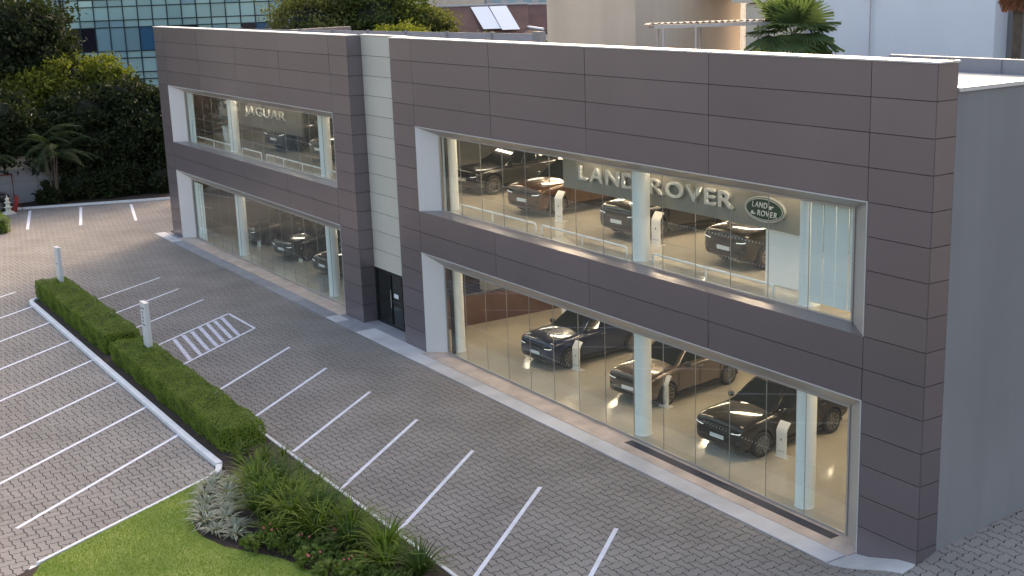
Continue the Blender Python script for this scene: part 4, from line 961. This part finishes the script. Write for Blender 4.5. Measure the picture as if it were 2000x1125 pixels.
def fan_leaf(b, s, o, d, petiole, R_, spread=rad(210), n=26):
    d = Vector(d).normalized(); s.tube([tuple(o), tuple(o + d * petiole * .5 + Vector((0, 0, .06))), tuple(o + d * petiole)], [.022, .018, .014], 5, False)
    c = o + d * petiole; side = d.cross(Vector((0, 0, 1)))
    if side.length < .1: side = Vector((1, 0, 0))
    side.normalize(); upv = side.cross(d).normalized(); 
    fwd = (d + Vector((0, 0, -.5 if d.z < .7 else -.05))).normalized(); upv = side.cross(fwd).normalized(); upv = (upv + rv() * .15).normalized()
    for k in range(n):
        a = -spread / 2 + spread * k / (n - 1); a1 = spread / (n - 1) * .55
        def P(ang, r_, z): return c + (fwd * math.cos(ang) + side * math.sin(ang)) * r_ + upv * z
        rr = R_ * (.82 + .18 * math.cos(a * .8)) * random.uniform(.93, 1.05); dr = -abs(math.sin(a)) * .10 * R_
        b.add([tuple(c), tuple(P(a - a1, rr * .62, .0 + dr * .4)), tuple(P(a, rr * .64, .045 + dr * .4)), tuple(P(a + a1, rr * .62, dr * .4)), tuple(P(a - a1 * .15, rr, dr - .10 * R_ * random.random())), tuple(P(a + a1 * .15, rr, dr - .10 * R_ * random.random()))],
              [(0, 1, 2), (0, 2, 3), (1, 4, 5, 3, 2)])
def fan_palm(loc, crown, nleaf, R_, label, seed, dry=0):
    random.seed(seed); r = empty('fan_palm', loc, 0, label, 'palm', 'palms'); t = MB(); h = crown - loc[2]
    t.tube([(0, 0, 0), (.05, 0, h * .5), (0, .03, h - .2)], [.22, .19, .2], 10); t.build('trunk', 'bark', r)
    s = MB(); dm_ = MB()
    for k in range(nleaf):
        a = 2.4 * k + random.uniform(-.2, .2); el = rad(82 - 105 * (k / nleaf) ** .9 + random.uniform(-8, 8)); b = MB()
        fan_leaf(b, s, Vector((0, 0, h - .1)), (math.cos(a) * math.cos(el), math.sin(a) * math.cos(el), math.sin(el)), random.uniform(.75, 1.15), R_ * random.uniform(.8, 1.1))
        b.build('fan_leaf', 'palm_leaf', r)
    for k in range(dry):
        a = 1.7 * k; fan_leaf(dm_, s, Vector((0, 0, h - .2)), (math.cos(a) * .5, math.sin(a) * .5, -.9), .7, R_ * .9)
    if dry: dm_.build('dry_skirt', 'dry_leaf', r)
    s.build('leaf_stems', 'palm_stem', r)
fan_palm((-24.4, 20.1, 0), 9.75, 22, 1.45, 'green fan palm rising above the roof in front of the white building', 71)
fan_palm((-16.0, 23.8, 0), 12.3, 20, .95, 'fan palm at the top right corner showing dry hanging leaves', 72, 14)

# ------------------------------------------------------------------ background buildings
def wallprism(name, pts, z0, z1, m, parent): return MB().prism(pts, z0, z1).build(name, m, parent)
# beige building with three corner points (left face, corner, right face)
be = empty('beige_building', (-37, 22, 0), 0, 'plain beige rendered building behind the showroom roof', 'building')
def loc(p, o): return (p[0] - o[0], p[1] - o[1])
O = (-37, 22)
A_, B_, C_ = (-41.44, 18.73), (-35.69, 20.23), (-38.94, 30.19)
D_ = (A_[0] + C_[0] - B_[0], A_[1] + C_[1] - B_[1])
wallprism('wall', [loc(p, O) for p in (A_, B_, C_, D_)], 0, 11.50, 'beige', be)
MB().prism([loc((p[0], p[1]), O) for p in ((A_[0] - .06, A_[1] - .06), (B_[0] + .06, B_[1] - .06), (C_[0] + .06, C_[1]), (D_[0], D_[1]))], 11.503, 11.60).build('parapet_cap', 'beige_light', be)
MB().prism([loc(p, O) for p in ((-37.7, 25.9), (-36.9, 26.1), (-38.0, 33.5), (-42, 32.5))], 11.61, 12.3).build('upper_wall', 'pale_wall', be)
be2 = empty('beige_annex', (-33.2, 27.2, 0), 0, 'taller beige annex with an overhang beside the fan palm', 'building')
MB().prism([(-3.9, 2.6), (-.6, -1.3), (1.5, .6), (-1.5, 5.0)], 0, 10.9).build('wall', 'beige_light', be2)
MB().prism([(-4.3, 2.2), (-1.0, -1.9), (.6, -.6), (-2.6, 4.0)], 10.95, 13.5).build('overhang', 'beige_light', be2)
wb = empty('white_building', (-20, 27, 0), 0, 'large white rendered building filling the upper right background', 'building')
OW = (-20, 27); L_, E_, R__ = (-32.6, 29.0), (-22.0, 30.25), (-24.6, 34.9)
wallprism('wall', [loc(p, OW) for p in (L_, E_, R__, (-36, 36))], 0, 17, 'white_wall', wb)
MB().prism([loc(p, OW) for p in ((-24.4, 33.6), (-17, 36.4), (-17, 40), (-26, 40))], 0, 16.5).build('grey_wing', 'side_wall', wb)
MB().tube([(-8.55, 2.30, 6), (-8.55, 2.30, 17)], .035, 6).build('downpipe', 'pale_wall', wb); MB().box(-8.75, -8.4, 2.1, 2.33, 11.05, 16).build('pipe_box', 'white_wall', wb)
# open sheet-metal shelter
sh = empty('sheet_shelter', (-26.5, 17.2, 8.0), 0, 'open shelter with corrugated sheet roof behind the showroom roof', 'shelter')
sl, sm_, sr = Vector((-27.74, 15.05)), Vector((-26.31, 17.42)), Vector((-24.6, 20.1))
o3 = Vector((-26.5, 17.2)); rf = MB(); ax = (sr - sm_).normalized(); dx = (sl - sm_).normalized(); n = 22; pv = []
bk = Vector((-ax.y, ax.x)) * 2.6
for k in range(n * 2 + 1):
    t = -2.9 + 6.0 * k / (n * 2); z = .035 * (1 if k % 2 else -1)
    p = sm_ + ax * t - o3; pv.append(((p.x, p.y, 2.50 + z), (p.x + bk.x, p.y + bk.y, 2.40 + z)))
for k in range(len(pv) - 1): rf.add([pv[k][0], pv[k + 1][0], pv[k + 1][1], pv[k][1]], [(0, 1, 2, 3)])
rf.build('roof_sheet', 'shed_sheet', sh)
fb = MB(); a = sm_ - ax * 2.7 - o3; b2 = sm_ + ax * 3.0 - o3; fb.obox(a, b2, .10, 2.28, 2.42); fb.obox(a + bk * .95, b2 + bk * .95, .10, 2.20, 2.33); fb.build('beam', 'shed_steel', sh)
for t, off in [(-2.3, 0), (-.9, 0), (1.9, 0), (-2.3, .9), (-.4, .9), (2.2, .9)]:
    p = sm_ + ax * t + bk * off - o3; MB().tube([(p.x, p.y, 0), (p.x, p.y, 2.3)], .055, 8).build('post', 'shed_steel', sh)
rb = empty('rear_block', (-22, 15, 0), 0, 'low grey service block behind the showroom carrying the shelter', 'building')
MB().box(-9, 6, -3.6, 4.5, 0, 8.0).build('wall', 'pale_wall', rb); MB().box(-9.1, 6.1, -3.7, 4.6, 8.0, 8.05).build('roof', 'roof', rb)
# far houses with tiled roofs
def house(loc_, rz, l, wd, he, hr, label, roofm='tile_roof', wallm='pale_wall'):
    r = empty('tiled_house', loc_, rz, label, 'house', 'houses behind the trees')
    MB().box(-l / 2, l / 2, -wd / 2, wd / 2, 0, he).build('wall', wallm, r)
    ro = MB(); ov = .4
    for s in (-1, 1):
        q = [(-l / 2 - ov, s * (wd / 2 + ov), he - .25), (l / 2 + ov, s * (wd / 2 + ov), he - .25), (l / 2 + ov, 0, hr), (-l / 2 - ov, 0, hr)]
        ro.slab(q if s < 0 else q[::-1], .12)
    ro = ro.build('roof', roofm, r)
    MB().tube([(-l / 2 - ov, 0, hr + .03), (l / 2 + ov, 0, hr + .03)], .12, 6).build('ridge', wallm, ro)
    g_ = MB()
    for s in (-1, 1): g_.add([(s * l / 2, -wd / 2, he), (s * l / 2, wd / 2, he), (s * l / 2, 0, hr - .2)], [(0, 1, 2)])
    g_.build('gable', wallm, r)
    for k in range(3): MB().box(-l / 2 + 1 + k * l / 3.2, -l / 2 + 2.1 + k * l / 3.2, -wd / 2 - .03, -wd / 2, he - 2, he - .9).build('window', 'car_glass', r)
    return r, ro
h1, ro1 = house((-81.7, 37.4, 0), rad(58), 9.5, 9.0, 7.4, 10.3, 'brown tiled house with white metal sheets on its roof')
for k in range(2):
    x0 = .2 + k * 1.6; MB().slab([(x0 + 1.1, -3.4 - .3 * k, 8.42 - .1 * k), (x0 + 2.6, -3.4 - .3 * k, 8.42 - .1 * k), (x0 + 1.5, -.5, 10.22), (x0, -.5, 10.22)], .03).build('roof_sheet', 'sheet_white', ro1)
h2, ro2 = house((-84.5, 45.0, 0), rad(52), 8.0, 8.0, 7.0, 10.1, 'darker brown tiled house left of the beige building')
h3, ro3 = house((-74.3, 39.4, 0), rad(-20), 5.0, 4.2, 7.0, 8.4, 'small white-gabled tiled house just above the roof screen', wallm='sheet_white')
fb_ = empty('pale_block', (-106, 58.5, 0), rad(58), 'pale distant apartment block behind the tiled roofs', 'building')
MB().box(-9, 9, -5, 5, 0, 13.5).build('wall', 'pale_wall', fb_)
for k in range(10): MB().box(-8.2 + k * 1.65, -7.2 + k * 1.65, -5.04, -5.0, 9.3, 11.0).build('window', 'curtain_blue', fb_)
fb2 = empty('pink_block', (-112, 48, 0), rad(58), 'distant pinkish wall beyond the olive trees', 'building')
MB().box(-8, 8, -5, 5, 0, 11.6).build('wall', 'beige', fb2); MB().box(-8.2, 8.2, -5.2, 5.2, 11.6, 11.8).build('roof', 'roof', fb2)

# glass office
of = empty('glass_office', (-88.98, 4.88, 0), math.atan2(15.61, 9.84), 'teal glass curtain-wall office block behind the trees', 'office')
lines_z = [.0, 3.4, 3.95, 5.8, 6.35, 7.45, 8.0, 9.85, 10.4, 11.45, 12.0, 13.85, 14.4, 15.5]
Wd = 18.45; ncol = 16
MB().box(-.4, Wd, .14, 9, 0, 15.5).build('inner_wall', 'curtain_dark', of)
mu = MB()
for k in range(ncol + 1): mu.box(Wd * k / ncol - .035, Wd * k / ncol + .035, -.02, .13, 0, 15.5)
for z in lines_z[1:]: mu.box(-.03, Wd + .03, -.015, .125, z - .035, z + .035)
mu.build('mullion_grid', 'mullion', of)
random.seed(90)
pc = {}
def pane(w_, h_, m):
    k = (round(w_, 3), round(h_, 3), m)
    if k not in pc: pc[k] = MB().box(-w_ / 2, w_ / 2, -.01, .01, -h_ / 2, h_ / 2).mesh('pane', m)
    return pc[k]
for r in range(1, len(lines_z) - 1):
    z0, z1 = lines_z[r], lines_z[r + 1]; vision = (z1 - z0) > 1.5
    for k in range(ncol):
        m = random.choice(['curtain_dark', 'curtain_dark', 'curtain_blue', 'curtain_deep', 'curtain_teal']) if vision else random.choice(['curtain_teal', 'curtain_teal', 'curtain_teal', 'curtain_blue'])
        o = link('pane', pane(Wd / ncol - .07, z1 - z0 - .07, m), of, (Wd * (k + .5) / ncol, .06, (z0 + z1) / 2)); o.rotation_euler = (random.gauss(0, .006), 0, random.gauss(0, .006))
# turned left bay of the office
ang = rad(35); c_, s_ = math.cos(ang), math.sin(ang); mu2 = MB(); NB = 6; wb_ = .95
for k in range(NB + 1):
    p = (-c_ * wb_ * k, s_ * wb_ * k); mu2.box(p[0] - .035, p[0] + .035, p[1] - .04, p[1] + .04, 0, 15.5)
for z in lines_z[1:]: mu2.obox((0, 0), (-c_ * wb_ * NB, s_ * wb_ * NB), .09, z - .035, z + .035)
mu2.build('mullion_grid', 'mullion', of)
for r in range(1, len(lines_z) - 1):
    z0, z1 = lines_z[r], lines_z[r + 1]
    for k in range(NB):
        o = link('pane', pane(wb_ - .07, z1 - z0 - .07, random.choice(['curtain_teal', 'curtain_blue'])), of, (-c_ * wb_ * (k + .5), s_ * wb_ * (k + .5) + .03, (z0 + z1) / 2)); o.rotation_euler = (0, 0, -ang)
MB().prism([(-.05, .12), (-c_ * wb_ * NB, s_ * wb_ * NB + .12), (-c_ * wb_ * NB, 9), (-.05, 9)], 0, 15.5).build('inner_wall', 'curtain_dark', of)
# white tower edge left of the office
wt = empty('white_tower', (-101, -1.5, 0), rad(58), 'sliver of white tower above the top left tree', 'building')
MB().box(-5, 4.2, 0, 6, 0, 22).build('wall', 'white_wall', wt)
for k in range(8): MB().box(-4.6 + k, -3.9 + k, -.04, 0, 9, 12.5).build('window', 'curtain_blue', wt)

# ------------------------------------------------------------------ boundary wall and odds at the far left
bw = empty('boundary_wall', (-66.6, -2, 0), rad(5), 'dirty white panelled boundary wall under the dark trees', 'wall')
for k in range(9):
    MB().box(-.06, .06, -11.2 + k * 2.5, -8.73 + k * 2.5, 0, 1.35).build('wall_panel', 'panel_wall', bw); MB().box(-.058, .058, -11.2 + k * 2.5, -8.73 + k * 2.5, 1.365, 2.6).build('wall_panel', 'panel_wall', bw)
    MB().box(-.1, -.06, -8.80 + k * 2.5, -8.66 + k * 2.5, 0, 2.6).build('wall_post', 'joint', bw)
MB().box(-.09, .09, -11.3, 11.4, 2.6, 2.68).build('wall_cap', 'panel_wall', bw)
MB().tube([(.12, -2.75, 0), (.12, -2.75, 1.9), (.12, -4.6, 1.95)], .05, 8).build('red_pipe', 'red_paint', bw)
ws = empty('wall_sign', (-66.3, -4.2, 2.2), rad(5), 'cream notice board on the boundary wall with dark lettering', 'sign')
MB().box(-.02, .02, -1.1, 1.1, 0, .75).build('board', 'stone_white', ws)
for k, (a, b2) in enumerate([(-.7, -.45), (-.35, -.1), (.0, .1), (.25, .7)]): MB().box(.021, .026, a, b2, .22, .42).build('text_line', 'sign_ink', ws)
bk_ = tag(MB().obox((-64.25, -5.2), (-61.2, 3.45), .16, -.03, .12).build('boundary_kerb', 'kerb'), 'grey kerb in front of the boundary planting', kind='structure')
bs = tag(MB().prism([(-64.3, -5.2), (-61.25, 3.5), (-60.2, 9), (-66.4, 9), (-66.7, -12), (-66.5, -5.2)], -.06, .05).build('boundary_soil', 'soil'), 'dark soil along the boundary wall', kind='structure')
stt = empty('garden_statue', (-63.0, -5.75, 0), 0, 'small pale stone pagoda ornament beside the hedge block', 'statue')
MB().lathe([(.30, 0), (.30, .12), (.16, .16), (.16, .34), (.28, .40), (.13, .46), (.13, .62), (.22, .68), (.10, .74), (.10, .84), (.15, .88), (.03, 1.0), (.02, 1.15)], 0, 0, 8).build('body', 'stone_white', stt)
MB().box(-.36, .36, -.36, .36, -.02, .05).build('base', 'stone_white', stt)
rbx = empty('red_barrier', (-63.5, -5.25, 0), rad(20), 'leaning red board beside the stone ornament', 'board')
MB().slab([(-.25, -.1, 0), (.25, -.1, 0), (.2, .15, .95), (-.15, .15, .95)], .04).build('board', 'red_paint', rbx); MB().tube([(0, .5, 0), (0, .1, .75)], .02, 6).build('strut', 'red_paint', rbx)
